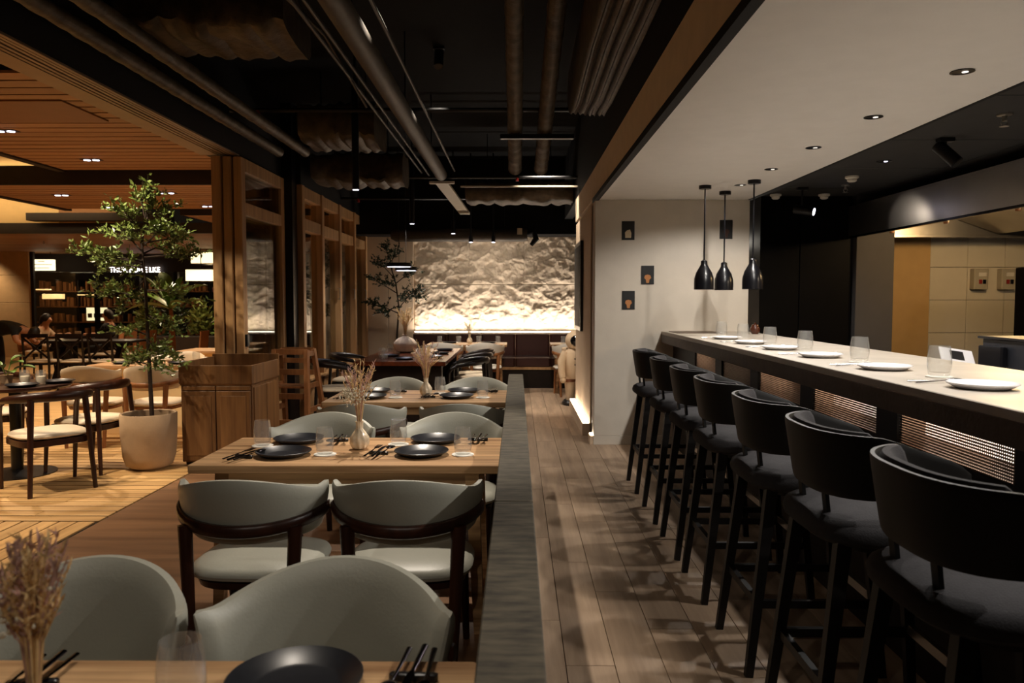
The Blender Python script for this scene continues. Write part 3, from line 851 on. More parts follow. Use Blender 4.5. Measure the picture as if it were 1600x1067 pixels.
def make_table(name, x0, x1, y0, y1, topm, legm, label, z=0.75, t=0.035, legs='four', group=None, inset=0.12):
    cx, cy = (x0+x1)/2, (y0+y1)/2
    r = empty(name, (cx, cy, 0), label=label, cat='table', group=group)
    a, b = (x1-x0)/2, (y1-y0)/2
    MB().cbox((-a, -b, z-t), (a, b, z), 0.006).build('table_top', topm, r)
    if legs == 'four':
        MB().cbox((-a+inset, -b+0.07, z-t-0.06), (a-inset, b-0.07, z-t), 0.004).build('apron', legm, r)
        for sx in (-1, 1):
            for sy in (-1, 1):
                MB().bar((sx*(a-inset), sy*(b-0.1), z-t), (sx*(a-inset+0.03), sy*(b-0.08), 0), 0.06, 0.06, (0, 1, 0), 0.042, 0.042).build('leg', legm, r)
    elif legs == 'slab':
        for s in (-1, 1):
            MB().cbox((-a+0.05, s*(b-0.14)-0.05, 0), (a-0.05, s*(b-0.14)+0.05, z-t), 0.01).build('leg', legm, r)
        MB().cbox((-a+0.12, -b+0.14, z-t-0.1), (a-0.12, b-0.14, z-t), 0.006).build('apron', legm, r)
    elif legs == 'trestle':
        for s in (-1, 1):
            for q in (-1, 1):
                MB().bar((s*(a-0.35)-q*0.06, q*0.05, z-t), (s*(a-0.35)+q*0.02, q*(b-0.05), 0.03), 0.09, 0.09, (1, 0, 0)).build('leg', legm, r)
            MB().cbox((s*(a-0.35)-0.06, -b+0.04, z-t-0.08), (s*(a-0.35)+0.06, b-0.04, z-t), 0.006).build('cross_beam', legm, r)
        MB().cbox((-a+0.35, -0.05, 0.30), (a-0.35, 0.05, 0.38), 0.006).build('stretcher', legm, r)
    elif legs == 'post':
        MB().lathe([(0.26, 0), (0.26, 0.012), (0.05, 0.03), (0.045, 0.06), (0.045, z-t)], 24).build('pedestal', legm, r, smooth=True)
    return r
make_table('dining_table', -1.40, -0.075, 0.80, 1.45, 'oak_table', 'oak_table', 'light oak dining table closest to us, beside the low wall')
make_table('dining_table', -1.39, -0.075, 3.19, 3.845, 'oak_table', 'oak_table', 'light oak dining table in the middle, beside the low wall')
make_table('dining_table', -1.33, -0.075, 5.17, 5.87, 'oak_table', 'oak_table', 'light oak dining table third in line, before the long dark table')
make_table('family_table', -1.83, -0.80, 8.55, 10.9, 'mahogany', 'ebony', 'long dark red wooden table in front of the indoor tree', t=0.05, legs='slab')
make_table('bench_table', -1.40, -0.16, 11.75, 12.4, 'oak_table', 'oak_table', 'pale wooden table at the burgundy bench under the rock wall', legs='four')
make_table('bench_table', 0.52, 1.5, 11.75, 12.4, 'oak_table', 'oak_table', 'pale wooden table end at the bench behind the astronaut figure', legs='four')

# bench
bn = empty('banquette', (0, 12.9, 0), label='long burgundy leather banquette bench under the rock wall', cat='bench')
MB().box((-1.76, -0.45, 0.0), (2.0, 0.10, 0.30)).build('base', 'ebony', bn)
MB().cbox((-1.76, -0.47, 0.30), (2.0, -0.44, 0.345), 0.004).build('wood_strip', 'oak', bn)
xs = [-1.755, -1.18, -0.605, -0.03, 0.545, 1.12, 1.695]
for a, b in zip(xs[:-1], xs[1:]):
    MB().cbox((a+0.003, -0.48, 0.345), (b-0.003, 0.0, 0.50), 0.03).build('seat_cushion', 'burgundy', bn, smooth=True)
    MB().cbox((a+0.003, -0.02, 0.45), (b-0.003, 0.085, 0.87), 0.03).build('back_cushion', 'burgundy', bn, smooth=True)

CHO = make_dining_chair('white_leather', 'teak', 'oak_chair')
for (x, y, rz, l) in [(-1.10, 11.58, 0, 'white padded chair at the bench table behind the clay vase'), (-0.48, 11.58, 0.0, 'white padded oak chair at the right end of the bench table'),
                      (0.80, 11.55, 0.1, 'oak chair half hidden behind the astronaut figure')]:
    CHO.put((x, y, 0), rz, l, 'oak chairs at the bench')
CHP = make_dining_chair('cream_leather', 'teak', 'oak_chair')
for (x, y, rz, l) in [(-4.22, 7.62, 0.08, 'cream padded oak chair left of the tree trunk, back to us'), (-3.60, 7.62, -0.05, 'cream padded oak chair behind the tree pot, back to us'),
                      (-4.05, 9.15, PI, 'cream chair at the far side of the patio table, left one'), (-3.45, 9.15, PI+.1, 'cream chair at the far side of the patio table, beside the folded doors'),
                      ]:
    CHP.put((x, y, 0), rz, l, 'cream padded oak chairs on the patio')
make_table('patio_table', -4.55, -3.05, 8.05, 8.7, 'oak_table', 'cream_paint', 'oak patio table with cream base behind the potted tree', legs='slab')
make_table('patio_table', -4.6, -3.1, 10.3, 10.95, 'oak_table', 'cream_paint', 'second oak patio table further back, laid with white napkins', legs='slab')

AC = make_armchair('cream_leather', 'walnut')
AC.put((-3.60, 5.83, 0), R(50), 'dark walnut armchair with cream seat closest on the patio', 'dark walnut armchairs')
AC.put((-3.64, 6.50, 0), R(78), 'dark walnut armchair facing away between round table and tree pot', 'dark walnut armchairs')
AC.put((-4.75, 6.9, 0), R(200), 'dark walnut armchair beyond the round patio table at the picture edge', 'dark walnut armchairs')
ACE = make_armchair('cream_leather', 'ebony')
for (x, y, rz, l) in [(-2.05, 8.75, R(-75), 'dark bentwood armchair beside the high chair, left of the long table'), (-2.10, 9.75, R(-90), 'dark bentwood armchair at the far left of the long table'),
                      (-0.62, 9.05, R(95), 'dark bentwood armchair nearest on the right of the long table'), (-0.60, 9.75, R(90), 'dark bentwood armchair second on the right of the long table'),
                      (-0.60, 10.45, R(90), 'dark bentwood armchair last on the right of the long table')]:
    ACE.put((x, y, 0), rz, l, 'dark armchairs around the long table')

ST = make_stool()
names = ['bar stool at the white wall, first of the row', 'bar stool second from the white wall', 'bar stool third from the white wall', 'bar stool in the middle of the row, fourth from the wall',
         'bar stool fifth from the white wall', 'bar stool second nearest to us', 'bar stool nearest to us at the right edge']
for y, l in zip([5.87, 5.10, 4.42, 3.80, 3.10, 2.45, 1.82], names):
    ST.put((1.165, y, 0), -PI/2, 'black '+l, 'black upholstered bar stools along the counter')

# ------------------------------------------------------------------ bar counter
bc = empty('bar_counter', (1.43, 4.0, 0), label='long stone topped bar counter with wire mesh panels along the stools', cat='bar counter')
MB().cbox((0.0, -4.2, 1.085), (0.82, 3.598, 1.132), 0.006).build('counter_top', 'counter', bc)
MB().cbox((-0.004, -4.2, 1.02), (0.04, 3.598, 1.10), 0.004).build('front_edge', 'counter_edge', bc)
MB().box((0.24, -4.2, 0.0), (0.80, 3.598, 1.085)).build('body', 'counter_body', bc)
pan = [(6.67, 5.98), (5.80, 5.08), (4.92, 4.18), (4.02, 3.29), (3.11, 2.37), (2.2, 1.46)]
MB().box((0.12, -4.2, 0.0), (0.24, 3.598, 0.865)).build('lower_front', 'counter_body', bc)
MB().box((0.12, -4.2, 1.005), (0.24, 3.598, 1.084)).build('upper_rail', 'counter_body', bc)
prev = 7.598
for (b, a) in pan:
    MB().box((0.115, b-4.0, 0.865), (0.24, prev-4.0, 1.005)).build('stile', 'counter_body', bc)
    prev = a
MB().box((0.115, -4.2, 0.865), (0.24, prev-4.0, 1.005)).build('stile', 'counter_body', bc)
for k, (b, a) in enumerate(pan):
    mb = MB()
    z = 0.868
    while z < 1.003:
        mb.bar((0.13, a-4.0, z), (0.13, b-4.0, z), 0.006, 0.0055); z += 0.0105
    y = a
    while y < b:
        mb.bar((0.135, y-4.0, 0.866), (0.135, y-4.0, 1.004), 0.003, 0.003, (0, 1, 0)); y += 0.011
    o = mb.build('wire_mesh', 'mesh_metal', bc); o['kind'] = 'stuff'
    if k != 1:
        MB().box((0.222, a-3.98, 0.90), (0.236, b-4.02, 0.975)).build('light_strip', 'mesh_glow' if 'mesh_glow' in M else 'lamp_dim', bc)

# ------------------------------------------------------------------ tableware prototypes
def proto_plate(mat, name, rad=0.125, h=0.02):
    mb = MB().lathe([(0.0, 0.004), (rad*.62, 0.004), (rad*.70, 0.006), (rad*.98, h), (rad, h-0.001), (rad, h-0.005), (rad*.72, 0.0), (0.0, 0.0)][::-1], 40)
    return Proto(tag(mb.build(name, mat, smooth=True), cat='plate'))
PB = proto_plate('plate_black', 'dinner_plate', 0.122, 0.024)
PW = proto_plate('plate_white', 'side_plate', 0.115, 0.022)
def proto_glass(h=0.12, r=0.041):
    prof = [(0.0, 0.001), (r*.72, 0.001), (r*.86, 0.006), (r*1.0, h*.35), (r*.98, h*.6), (r*.84, h), (r*.81, h), (r*.95, h*.6), (r*.965, h*.35), (r*.80, 0.016), (0.0, 0.014)]
    return Proto(tag(MB().lathe(prof, 28).build('tumbler', 'glass', smooth=True), cat='glass'))
GL = proto_glass()
CO = Proto(tag(MB().lathe([(0.0, 0.0), (0.05, 0.0), (0.05, 0.003), (0.0, 0.003)], 28).build('coaster', 'coaster', smooth=True), cat='coaster'))
def proto_fork(mat):
    r = empty('fork', cat='fork')
    MB().tube([(0, -0.1, 0.004), (0, -0.05, 0.006), (0, 0.02, 0.010), (0, 0.045, 0.012)], [0.006, 0.005, 0.003, 0.004], 8, squash=.5).build('handle', mat, r, smooth=True)
    MB().loft([[(sx*w, y, z) for sx, z in ((-1, .009), (1, .009), (1, .012), (-1, .012))] for y, w in ((0.04, .004), (0.052, .011), (0.066, .012))]).build('head', mat, r)
    for k in range(4):
        MB().bar((-0.0105+0.007*k, 0.064, .0105), (-0.0105+0.007*k, 0.105, .013), 0.003, 0.002).build('tine', mat, r)
    return Proto(r)
def proto_knife(mat):
    r = empty('knife', cat='knife')
    MB().tube([(0, -0.11, 0.005), (0, -0.04, 0.006), (0, 0.0, 0.007)], [0.007, 0.006, 0.004], 8, squash=.6).build('handle', mat, r, smooth=True)
    MB().loft([[(x0, y, .006), (x1, y, .006), (x1, y, .009), (x0, y, .009)] for y, x0, x1 in ((0.0, -.004, .004), (0.02, -.008, .008), (0.08, -.008, .008), (0.11, .004, .008))]).build('blade', mat, r)
    return Proto(r)
def proto_spoon(mat):
    r = empty('spoon', cat='spoon')
    MB().tube([(0, -0.1, 0.004), (0, -0.03, 0.006), (0, 0.045, 0.010)], [0.006, 0.004, 0.003], 8, squash=.5).build('handle', mat, r, smooth=True)
    MB().sphere((0, 0.074, 0.011), 0.02, 14, 8, (1.0, 1.6, 0.28)).build('bowl', mat, r, smooth=True)
    return Proto(r)
FK, KN, SP = proto_fork('dark_steel'), proto_knife('dark_steel'), proto_spoon('dark_steel')
FS, SS = proto_fork('steel_shiny'), proto_spoon('steel_shiny')
CR = Proto(tag(MB().cbox((-0.045, -0.008, 0), (0.045, 0.008, 0.014), 0.004).build('cutlery_rest', 'black_gloss', smooth=True), cat='cutlery rest'))

def setting(px, py, gx, gy, cx, cy, z, rz, where, plate=True):
    """one place setting: plate, coaster, glass, fork, knife, spoon on a rest"""
    if plate: PB.put((px, py, z), 0, 'black plate '+where, 'black dinner plates')
    CO.put((gx, gy, z), 0, 'round white coaster '+where, 'white coasters')
    GL.put((gx, gy, z+0.0032), 0, 'clear tumbler '+where, 'tumblers on the oak tables')
    c, s = math.cos(rz), math.sin(rz)
    CR.put((cx, cy, z), rz, 'small black cutlery rest '+where, 'cutlery rests')
    for P_, dx, l in ((FK, -0.027, 'dark fork '), (KN, 0.002, 'dark knife '), (SP, 0.03, 'dark spoon ')):
        o = P_.put((cx+dx*c, cy+dx*s, z+0.010), rz + random.uniform(-.06, .06), l+where, 'dark cutlery on rests')
for dy, tn, nears in ((-2.392, 'nearest oak table', False), (0.0, 'middle oak table', True), (2.0, 'third oak table', True)):
    z = 0.7505
    if nears:
        setting(-1.045, 3.40+dy, -0.865, 3.42+dy, -1.205, 3.345+dy, z, -0.35, 'near left on the '+tn)
        setting(-0.43, 3.42+dy, -0.244, 3.42+dy, -0.625, 3.425+dy, z, -0.15, 'near right on the '+tn)
    setting(-1.07, 3.73+dy, -1.213, 3.62+dy, -0.874, 3.735+dy, z, PI+0.1, 'far left on the '+tn, plate=nears)
    setting(-0.40, 3.735+dy, -0.571, 3.66+dy, -0.19, 3.765+dy, z, PI-0.05, 'far right on the '+tn)

# bar settings
wh = ['first from the white wall', 'second from the white wall', 'third from the white wall', 'fourth from the white wall', 'second nearest to us', 'nearest to us']
GB = proto_glass(0.125, 0.046)
for y, w in zip([6.07, 5.45, 4.83, 4.19, 3.46, 2.73], wh):
    z = 1.1325
    PW.put((1.655, y, z), 0, 'white plate on the bar, '+w, 'white plates on the bar')
    CO.put((1.72, y+0.40, z), 0, 'white coaster on the bar, '+w, 'bar coasters')
    GB.put((1.72, y+0.40, z+0.0032), 0, 'tumbler on the bar counter, '+w, 'tumblers on the bar')
    FS.put((1.60, y+0.17, z), -PI/2+0.1, 'steel fork on the bar, '+w, 'steel cutlery on the bar')
    SS.put((1.60, y+0.21, z), -PI/2-0.12, 'steel spoon on the bar, '+w, 'steel cutlery on the bar')
jar = empty('lidded_jar', (2.15, 6.95, 1.1325), label='small round brown lidded jar at the far end of the bar', cat='jar')
MB().lathe([(0.0, 0), (0.025, 0), (0.042, 0.02), (0.045, 0.05), (0.03, 0.075), (0.0, 0.076)], 20).build('body', 'brown_jar', jar, smooth=True)
MB().lathe([(0.034, 0.074), (0.03, 0.085), (0.008, 0.092), (0.012, 0.10), (0.0, 0.106)], 20).build('lid', 'brown_jar', jar, smooth=True)
tag(MB().cbox((1.48, 7.1, 1.1325), (1.9, 7.5, 1.137), 0.002).build('place_mat', 'counter_edge'), 'thin brown mat at the wall end of the bar counter', 'mat')

# ------------------------------------------------------------------ vases with dried flowers
def twist_vase():
    rings = []
    prof = [(0.020, 0.0), (0.034, 0.006), (0.045, 0.03), (0.043, 0.055), (0.026, 0.082), (0.016, 0.095), (0.0155, 0.12), (0.019, 0.13)]
    n = 40
    for j, (r, z) in enumerate(prof):
        rings.append([(r*(1+0.07*math.cos(10*(2*PI*k/n)+j*0.9))*math.cos(2*PI*k/n), r*(1+0.07*math.cos(10*(2*PI*k/n)+j*0.9))*math.sin(2*PI*k/n), z) for k in range(n)])
    return Proto(tag(MB().loft(rings).build('bud_vase', 'vase', smooth=True), cat='vase'))
TV = twist_vase()

def bouquet(loc, h, spread, n, seed, label, blooms='dry_white', nb=1, mats=('dry_stem', 'dry_pink', 'dry_white')):
    g = random.Random(seed)
    e = empty('dried_bouquet', loc, label=label, cat='bouquet')
    for mi, m in enumerate(mats[:2]):
        mb = MB()
        for k in range(n):
            a = g.uniform(0, 2*PI); sp = spread*g.uniform(.1, 1)**.8; hh = h*g.uniform(.55, 1)
            tip = Vector((math.cos(a)*sp, math.sin(a)*sp, hh))
            mid = Vector((tip.x*.3, tip.y*.3, hh*.55))
            mb.tube([(0, 0, -0.06), mid, tip], [0.002, 0.0016, 0.001], 4)
            d = (tip-mid)
            for q in range(14):
                t = g.uniform(.15, 1.0); c = mid + d*t
                u = Vector((g.uniform(-1, 1), g.uniform(-1, 1), g.uniform(.3, 1.4))).normalized()*g.uniform(.008, .022)*(h/0.25)
                w = u.orthogonal().normalized()*0.0026*(h/0.25)
                mb.add([c-w, c+w, c+u], [(0, 1, 2)])
        o = mb.build('dried_stems', m, e); o['kind'] = 'stuff'
    mb = MB()
    for k in range(nb):
        c = Vector((g.uniform(-.03, .02)-0.015, -0.02+g.uniform(-.02, .02), h*.38+g.uniform(-.02, .05)))
        for q in range(70):
            p = c + Vector((g.gauss(0, .024), g.gauss(0, .02), g.gauss(0, .016)))
            mb.sphere(p, g.uniform(.003, .0055), 5, 4)
    if nb:
        o = mb.build('dried_blooms', blooms, e); o['kind'] = 'stuff'
    return e
TV.put((-0.735, 3.55, 0.7505), 0, 'pearl twisted bud vase on the middle oak table', 'bud vases')
bouquet((-0.735, 3.55, 0.872), 0.30, 0.09, 16, 1, 'dried stems with white blooms in the middle table vase', nb=3)
TV.put((-0.66, 5.53, 0.7505), 0, 'pearl twisted bud vase on the third oak table', 'bud vases')
bouquet((-0.66, 5.53, 0.872), 0.28, 0.13, 22, 2, 'tan dried feathery stems in the third table vase', nb=0)
TV.put((-0.70, 1.08, 0.7505), 0, 'pearl twisted bud vase on the nearest oak table', 'bud vases')
bouquet((-0.70, 1.08, 0.872), 0.24, 0.055, 44, 4, 'blurred pink dried grass at the lower left corner', nb=1, mats=('dry_pink', 'dry_stem'))
TV.put((-0.75, 12.1, 0.7505), 0, 'pearl twisted bud vase on the bench table', 'bud vases')
bouquet((-0.75, 12.1, 0.872), 0.24, 0.14, 16, 5, 'pale dried sprig on the bench table before the rock wall', nb=2, mats=('dry_white', 'dry_stem'))
# clay pumpkin vase on the long table
n = 48; rings = []
for j, (r, z) in enumerate([(0.06, 0), (0.12, 0.02), (0.15, 0.08), (0.145, 0.13), (0.10, 0.18), (0.045, 0.205), (0.03, 0.22), (0.035, 0.235)]):
    rings.append([(r*(1+0.05*abs(math.cos(5*2*PI*k/n)))*math.cos(2*PI*k/n), r*(1+0.05*abs(math.cos(5*2*PI*k/n)))*math.sin(2*PI*k/n), z) for k in range(n)])
tag(MB().loft(rings).build('pumpkin_vase', 'clay', smooth=True, loc=(-1.46, 10.0, 0.7505)), 'pale ribbed pumpkin shaped clay vase on the long dark table', 'vase')
bouquet((-1.46, 10.0, 0.99), 0.36, 0.13, 24, 6, 'golden dried grass in the pumpkin shaped vase', nb=0, mats=('dry_stem', 'dry_stem'))
# long table settings
k = 0
for x, y, l in [(-1.30, 8.85, 'at the near end'), (-1.55, 9.35, 'on the left side'), (-1.00, 9.15, 'nearest on the right side'), (-0.98, 9.75, 'second on the right side'), (-0.98, 10.4, 'last on the right side')]:
    PB.put((x, y, 0.7505), 0, 'black plate '+l+' of the long dark table', 'black dinner plates')
for x, y, l in [(-1.55, 8.95, 'front left'), (-1.62, 9.15, 'front left corner, behind another'), (-1.62, 9.75, 'left middle'), (-1.12, 8.75, 'front right'), (-1.2, 9.5, 'right middle')]:
    GL.put((x, y, 0.7505), 0, 'small tumbler at the '+l+' of the long table', 'tumblers on the long table')
for i, x in enumerate((-1.22, -0.92, -0.60, -0.30)):
    GL.put((x, 12.05, 0.7505), 0, ['first', 'second', 'third', 'last'][i]+' tumbler from the left on the bench table', 'tumblers on the bench table')
for x, l in ((-1.07, 'left'), (-0.45, 'right')):
    PB.put((x, 12.15, 0.7505), 0, 'black plate on the '+l+' of the bench table', 'black dinner plates')
GL.put((0.72, 11.95, 0.7505), 0, 'tumbler on the table end above the astronaut figure', 'tumblers on the bench table')
# patio tables
for x, y, l in [(-4.25, 8.25, 'left'), (-3.65, 8.25, 'middle'), (-3.2, 8.35, 'right')]:
    PB.put((x, y, 0.7505), 0, 'dark plate '+l+' on the patio table behind the tree', 'black dinner plates')
for x, y, l in [(-4.05, 8.5, 'left'), (-3.55, 8.45, 'middle'), (-3.3, 8.55, 'right')]:
    GL.put((x, y, 0.7505), 0, 'tumbler '+l+' on the patio table behind the tree', 'tumblers on the patio')
def napkin(loc, label, rz=0):
    mb = MB(); rings = []
    for i in range(11):
        t = -1+2*i/10
        r = 0.05*(1-t*t)**.5+0.012
        rings.append([(t*0.17, r*math.cos(q*2*PI/14)*(1+.1*math.sin(3*q+i)), 0.055*(1-abs(t))**.6*max(0, math.sin(q*2*PI/14)+.35)+0.003) for q in range(14)])
    o = mb.loft(rings).build('napkin', 'napkin', smooth=True, loc=loc)
    o.rotation_euler = (0, 0, rz)
    return tag(o, label, 'napkin', 'white napkins on the patio tables')
napkin((-4.0, 8.62, 0.7505), 'white napkin left on the patio table behind the tree', .2)
napkin((-3.35, 8.2, 0.7505), 'white napkin right on the patio table behind the tree', -.1)
napkin((-3.95, 10.6, 0.7505), 'white napkin left on the second patio table', .1)
napkin((-3.45, 10.65, 0.7505), 'white napkin right on the second patio table', .3)

# round patio table at the left edge
rt = empty('round_table', (-4.16, 6.3, 0), label='round dark patio table with black pedestal at the left edge', cat='table')
MB().lathe([(0.0, 0.715), (0.40, 0.715), (0.42, 0.73), (0.42, 0.745), (0.0, 0.745)], 44).build('table_top', 'walnut', rt, smooth=True)
MB().lathe([(0.045, 0.03), (0.045, 0.715)], 18).build('pedestal', 'black_metal', rt, smooth=True)
MB().lathe([(0.0, 0.0), (0.29, 0.0), (0.29, 0.008), (0.05, 0.035), (0.0, 0.035)], 36).build('base', 'black_metal', rt, smooth=True)
for x, y, l in [(-3.98, 6.12, 'near'), (-3.86, 6.42, 'right')]:
    PB.put((x, y, 0.7455), 0, 'dark plate '+l+' on the round patio table', 'black dinner plates')
for x, y, l in [(-4.06, 6.28, 'left'), (-3.92, 6.27, 'right')]:
    o = GL.put((x, y, 0.7455), 0, l+' candle glass on the round patio table', 'candle glasses')
    tag(MB().lathe([(0.0, 0.016), (0.03, 0.016), (0.034, 0.05), (0.034, 0.07), (0.0, 0.07)], 18).build('candle', 'wax', smooth=True, loc=(x, y, 0.7455)), 'white wax candle inside the '+l+' glass of the round table', 'candle')

# ------------------------------------------------------------------ serving cabinet and high chair
cb = empty('serving_cabinet', (-2.61, 6.98, 0), label='honey oak serving cabinet with tray top beside the potted tree', cat='cabinet')
W_, D_ = 0.31, 0.38
MB().cbox((-W_, -D_+0.02, 0.03), (W_, D_, 0.70), 0.004).build('body', 'oak_dark', cb)
MB().box((-W_+0.02, -D_+0.05, 0.0), (W_-0.02, D_-0.03, 0.03)).build('plinth', 'ebony', cb)
MB().box((-W_, -D_, 0.70), (W_, D_, 0.725)).build('tray_floor', 'oak_dark', cb)
for a, b in [((-W_-0.01, -D_-0.005, 0.715), (W_+0.01, -D_+0.02, 0.875)), ((-W_-0.01, D_-0.02, 0.715), (W_+0.01, D_, 0.925)),
             ((-W_-0.01, -D_+0.02, 0.715), (-W_+0.012, D_-0.02, 0.90)), ((W_-0.012, -D_+0.02, 0.715), (W_+0.01, D_-0.02, 0.875))]:
    MB().cbox(a, b, 0.004).build('tray_side', 'oak_dark', cb)
for s in (-1, 1):
    x0, x1 = (-W_+0.012, -0.004) if s < 0 else (0.004, W_-0.012)
    MB().cbox((x0, -D_-0.004, 0.66), (x1, -D_+0.02, 0.695), 0.004).build('drawer', 'oak_dark', cb)
    d = MB().cbox((x0, -D_-0.004, 0.045), (x1, -D_+0.02, 0.652), 0.004).build('door', 'oak_dark', cb)
    MB().cbox((x0+0.035, -D_-0.008, 0.09), (x1-0.035, -D_-0.003, 0.61), 0.003).build('door_panel', 'oak_dark', d)
    y0, y1 = (-D_+0.05, -0.01) if s < 0 else (0.01, D_-0.03)
    d = MB().cbox((W_-0.01, y0, 0.06), (W_+0.012, y1, 0.68), 0.004).build('side_panel', 'oak_dark', cb)
hc = empty('high_chair', (-2.26, 7.78, 0), rz=-0.15, label='wooden child high chair between serving cabinet and dark armchair', cat='high chair')
for sx in (-1, 1):
    MB().bar((sx*0.17, -0.10, 0.94), (sx*0.23, -0.24, 0), 0.04, 0.055, (0, 1, 0)).build('leg', 'teak', hc)
    MB().bar((sx*0.17, 0.06, 0.94), (sx*0.23, 0.26, 0), 0.04, 0.055, (0, 1, 0)).build('leg', 'teak', hc)
    MB().bar((sx*0.173, -0.12, 0.90), (sx*0.173, 0.08, 0.90), 0.03, 0.05).build('arm', 'teak', hc)
    for z, w in ((0.58, .17), (0.34, .20), (0.12, .235)):
        yy = 0.10+0.16*(1-z/0.94)
        MB().bar((sx*(0.17+0.06*(1-z/.94)), -yy, z), (sx*(0.17+0.06*(1-z/.94)), yy-0.03, z), 0.025, 0.05).build('side_rung', 'teak', hc)
for z in (0.92, 0.72, 0.48, 0.22):
    w = 0.17+0.06*(1-z/.94); yy = 0.10+0.14*(1-z/.94)
    MB().bar((-w, -yy, z), (w, -yy, z), 0.03, 0.055).build('front_rung', 'teak', hc)
MB().cbox((-0.19, -0.14, 0.555), (0.19, 0.12, 0.575), 0.004).build('seat', 'teak', hc)
for z in (0.93, 0.82, 0.70):
    MB().bar((-0.17, 0.075, z), (0.17, 0.075, z), 0.02, 0.05).build('back_slat', 'teak', hc)

# ------------------------------------------------------------------ plants
def leaf_quad(mb, p, d, L, W, g):
    d = d.normalized(); s = d.orthogonal().normalized()
    s = (Matrix.Rotation(g.uniform(0, 2*PI), 3, d) @ s)
    up = d.cross(s)
    a = p; b = p+d*L*.5+s*W/2+up*W*.15; c = p+d*L; e = p+d*L*.5-s*W/2+up*W*.15; m = p+d*L*.5
    mb.add([a, b, c, e, m], [(0, 1, 4), (1, 2, 4), (2, 3, 4), (3, 0, 4)])

def tree(name, loc, trunk_pts, branches, leafmat, leaf, seed, label, cat='tree', density=1.0, trunk_r=0.018):
    """trunk_pts: local polyline; branches: (start fraction, end point) list; leaves grow along twigs"""
    g = random.Random(seed)
    e = empty(name, loc, label=label, cat=cat)
    tp = [Vector(p) for p in trunk_pts]
    MB().tube(tp, [trunk_r*(1-.6*i/(len(tp)-1)) for i in range(len(tp))], 8).build('trunk', 'bark', e, smooth=True)
    mbb = MB(); mbl = MB()
    def along(f):
        f = f*(len(tp)-1); i = min(int(f), len(tp)-2); return tp[i].lerp(tp[i+1], f-i)
    for f, end in branches:
        st = along(f); end = Vector(end)
        mid = st.lerp(end, .5)+Vector((g.uniform(-.05, .05), g.uniform(-.05, .05), g.uniform(.0, .06)))
        mbb.tube([st, mid, end], [trunk_r*.42, trunk_r*.3, trunk_r*.12], 5)
        nt = int(g.randint(7, 10)*density)
        for k in range(nt):
            t = g.uniform(.35, 1.0)
            b0 = st.lerp(mid, t*2) if t < .5 else mid.lerp(end, t*2-1)
            dirv = (end-st).normalized()*.6 + Vector((g.uniform(-1, 1), g.uniform(-1, 1), g.uniform(-.25, .7)))
            L = g.uniform(.09, .24); tip = b0+dirv.normalized()*L
            mbb.tube([b0, tip], [trunk_r*.1, trunk_r*.05], 4)
            for q in range(int(g.randint(9, 13))):
                u = g.uniform(.2, 1.05); pp = b0.lerp(tip, u)
                dl = (dirv.normalized()*.5+Vector((g.uniform(-1, 1), g.uniform(-1, 1), g.uniform(-.5, .8))))
                leaf_quad(mbl, pp, dl, leaf*g.uniform(.7, 1.25), leaf*.45, g)
    o = mbb.build('branches', 'bark', e); o['kind'] = 'stuff'
    o = mbl.build('foliage', leafmat, e); o['kind'] = 'stuff'
    return e
# potted tree by the cabinet
PX, PY = -3.16, 6.52
pt = empty('plant_pot', (PX, PY, 0), label='large beige cement pot with rounded base beside the serving cabinet', cat='pot')
MB().lathe([(0.0, 0.02), (0.13, 0.0), (0.185, 0.035), (0.21, 0.11), (0.225, 0.30), (0.228, 0.47), (0.222, 0.478), (0.206, 0.472), (0.203, 0.40), (0.0, 0.40)], 44).build('shell', 'pot', pt, smooth=True)
MB().lathe([(0.0, 0.43), (0.10, 0.428), (0.20, 0.415), (0.203, 0.40), (0.0, 0.40)], 24).build('soil', 'soil', pt, smooth=True)
tree('potted_tree', (PX, PY, 0.42), [(0.03, 0, -0.02), (0.02, 0, 0.4), (0.0, 0.02, 0.8), (0.0, 0, 1.2), (-0.02, 0, 1.5), (0.03, 0, 1.78)],
     [(.5, (-.38, .05, 1.05)), (.55, (.28, .1, 1.02)), (.68, (-.52, -.1, 1.42)), (.72, (.42, .05, 1.40)), (.75, (-.25, .2, 1.55)), (.78, (.22, -.15, 1.58)), (.85, (-.12, -.1, 1.74)),
      (.9, (.12, .1, 1.80)), (.95, (-.02, 0, 1.88)), (.7, (-.18, -.3, 1.35)), (.74, (.15, .3, 1.42)), (.66, (-.42, .15, 1.28)), (.8, (.36, -.1, 1.55)), (.6, (-.2, 0, .95)),
      (.36, (-.16, .02, .72)), (.33, (.14, .05, .58)), (.25, (.16, -.06, .42)), (.22, (-.12, 0, .50)), (.45, (.18, 0, .82))],
     'leaf', 0.05, 11, 'slender olive leaved tree growing in the beige pot', trunk_r=0.02, density=2.0)
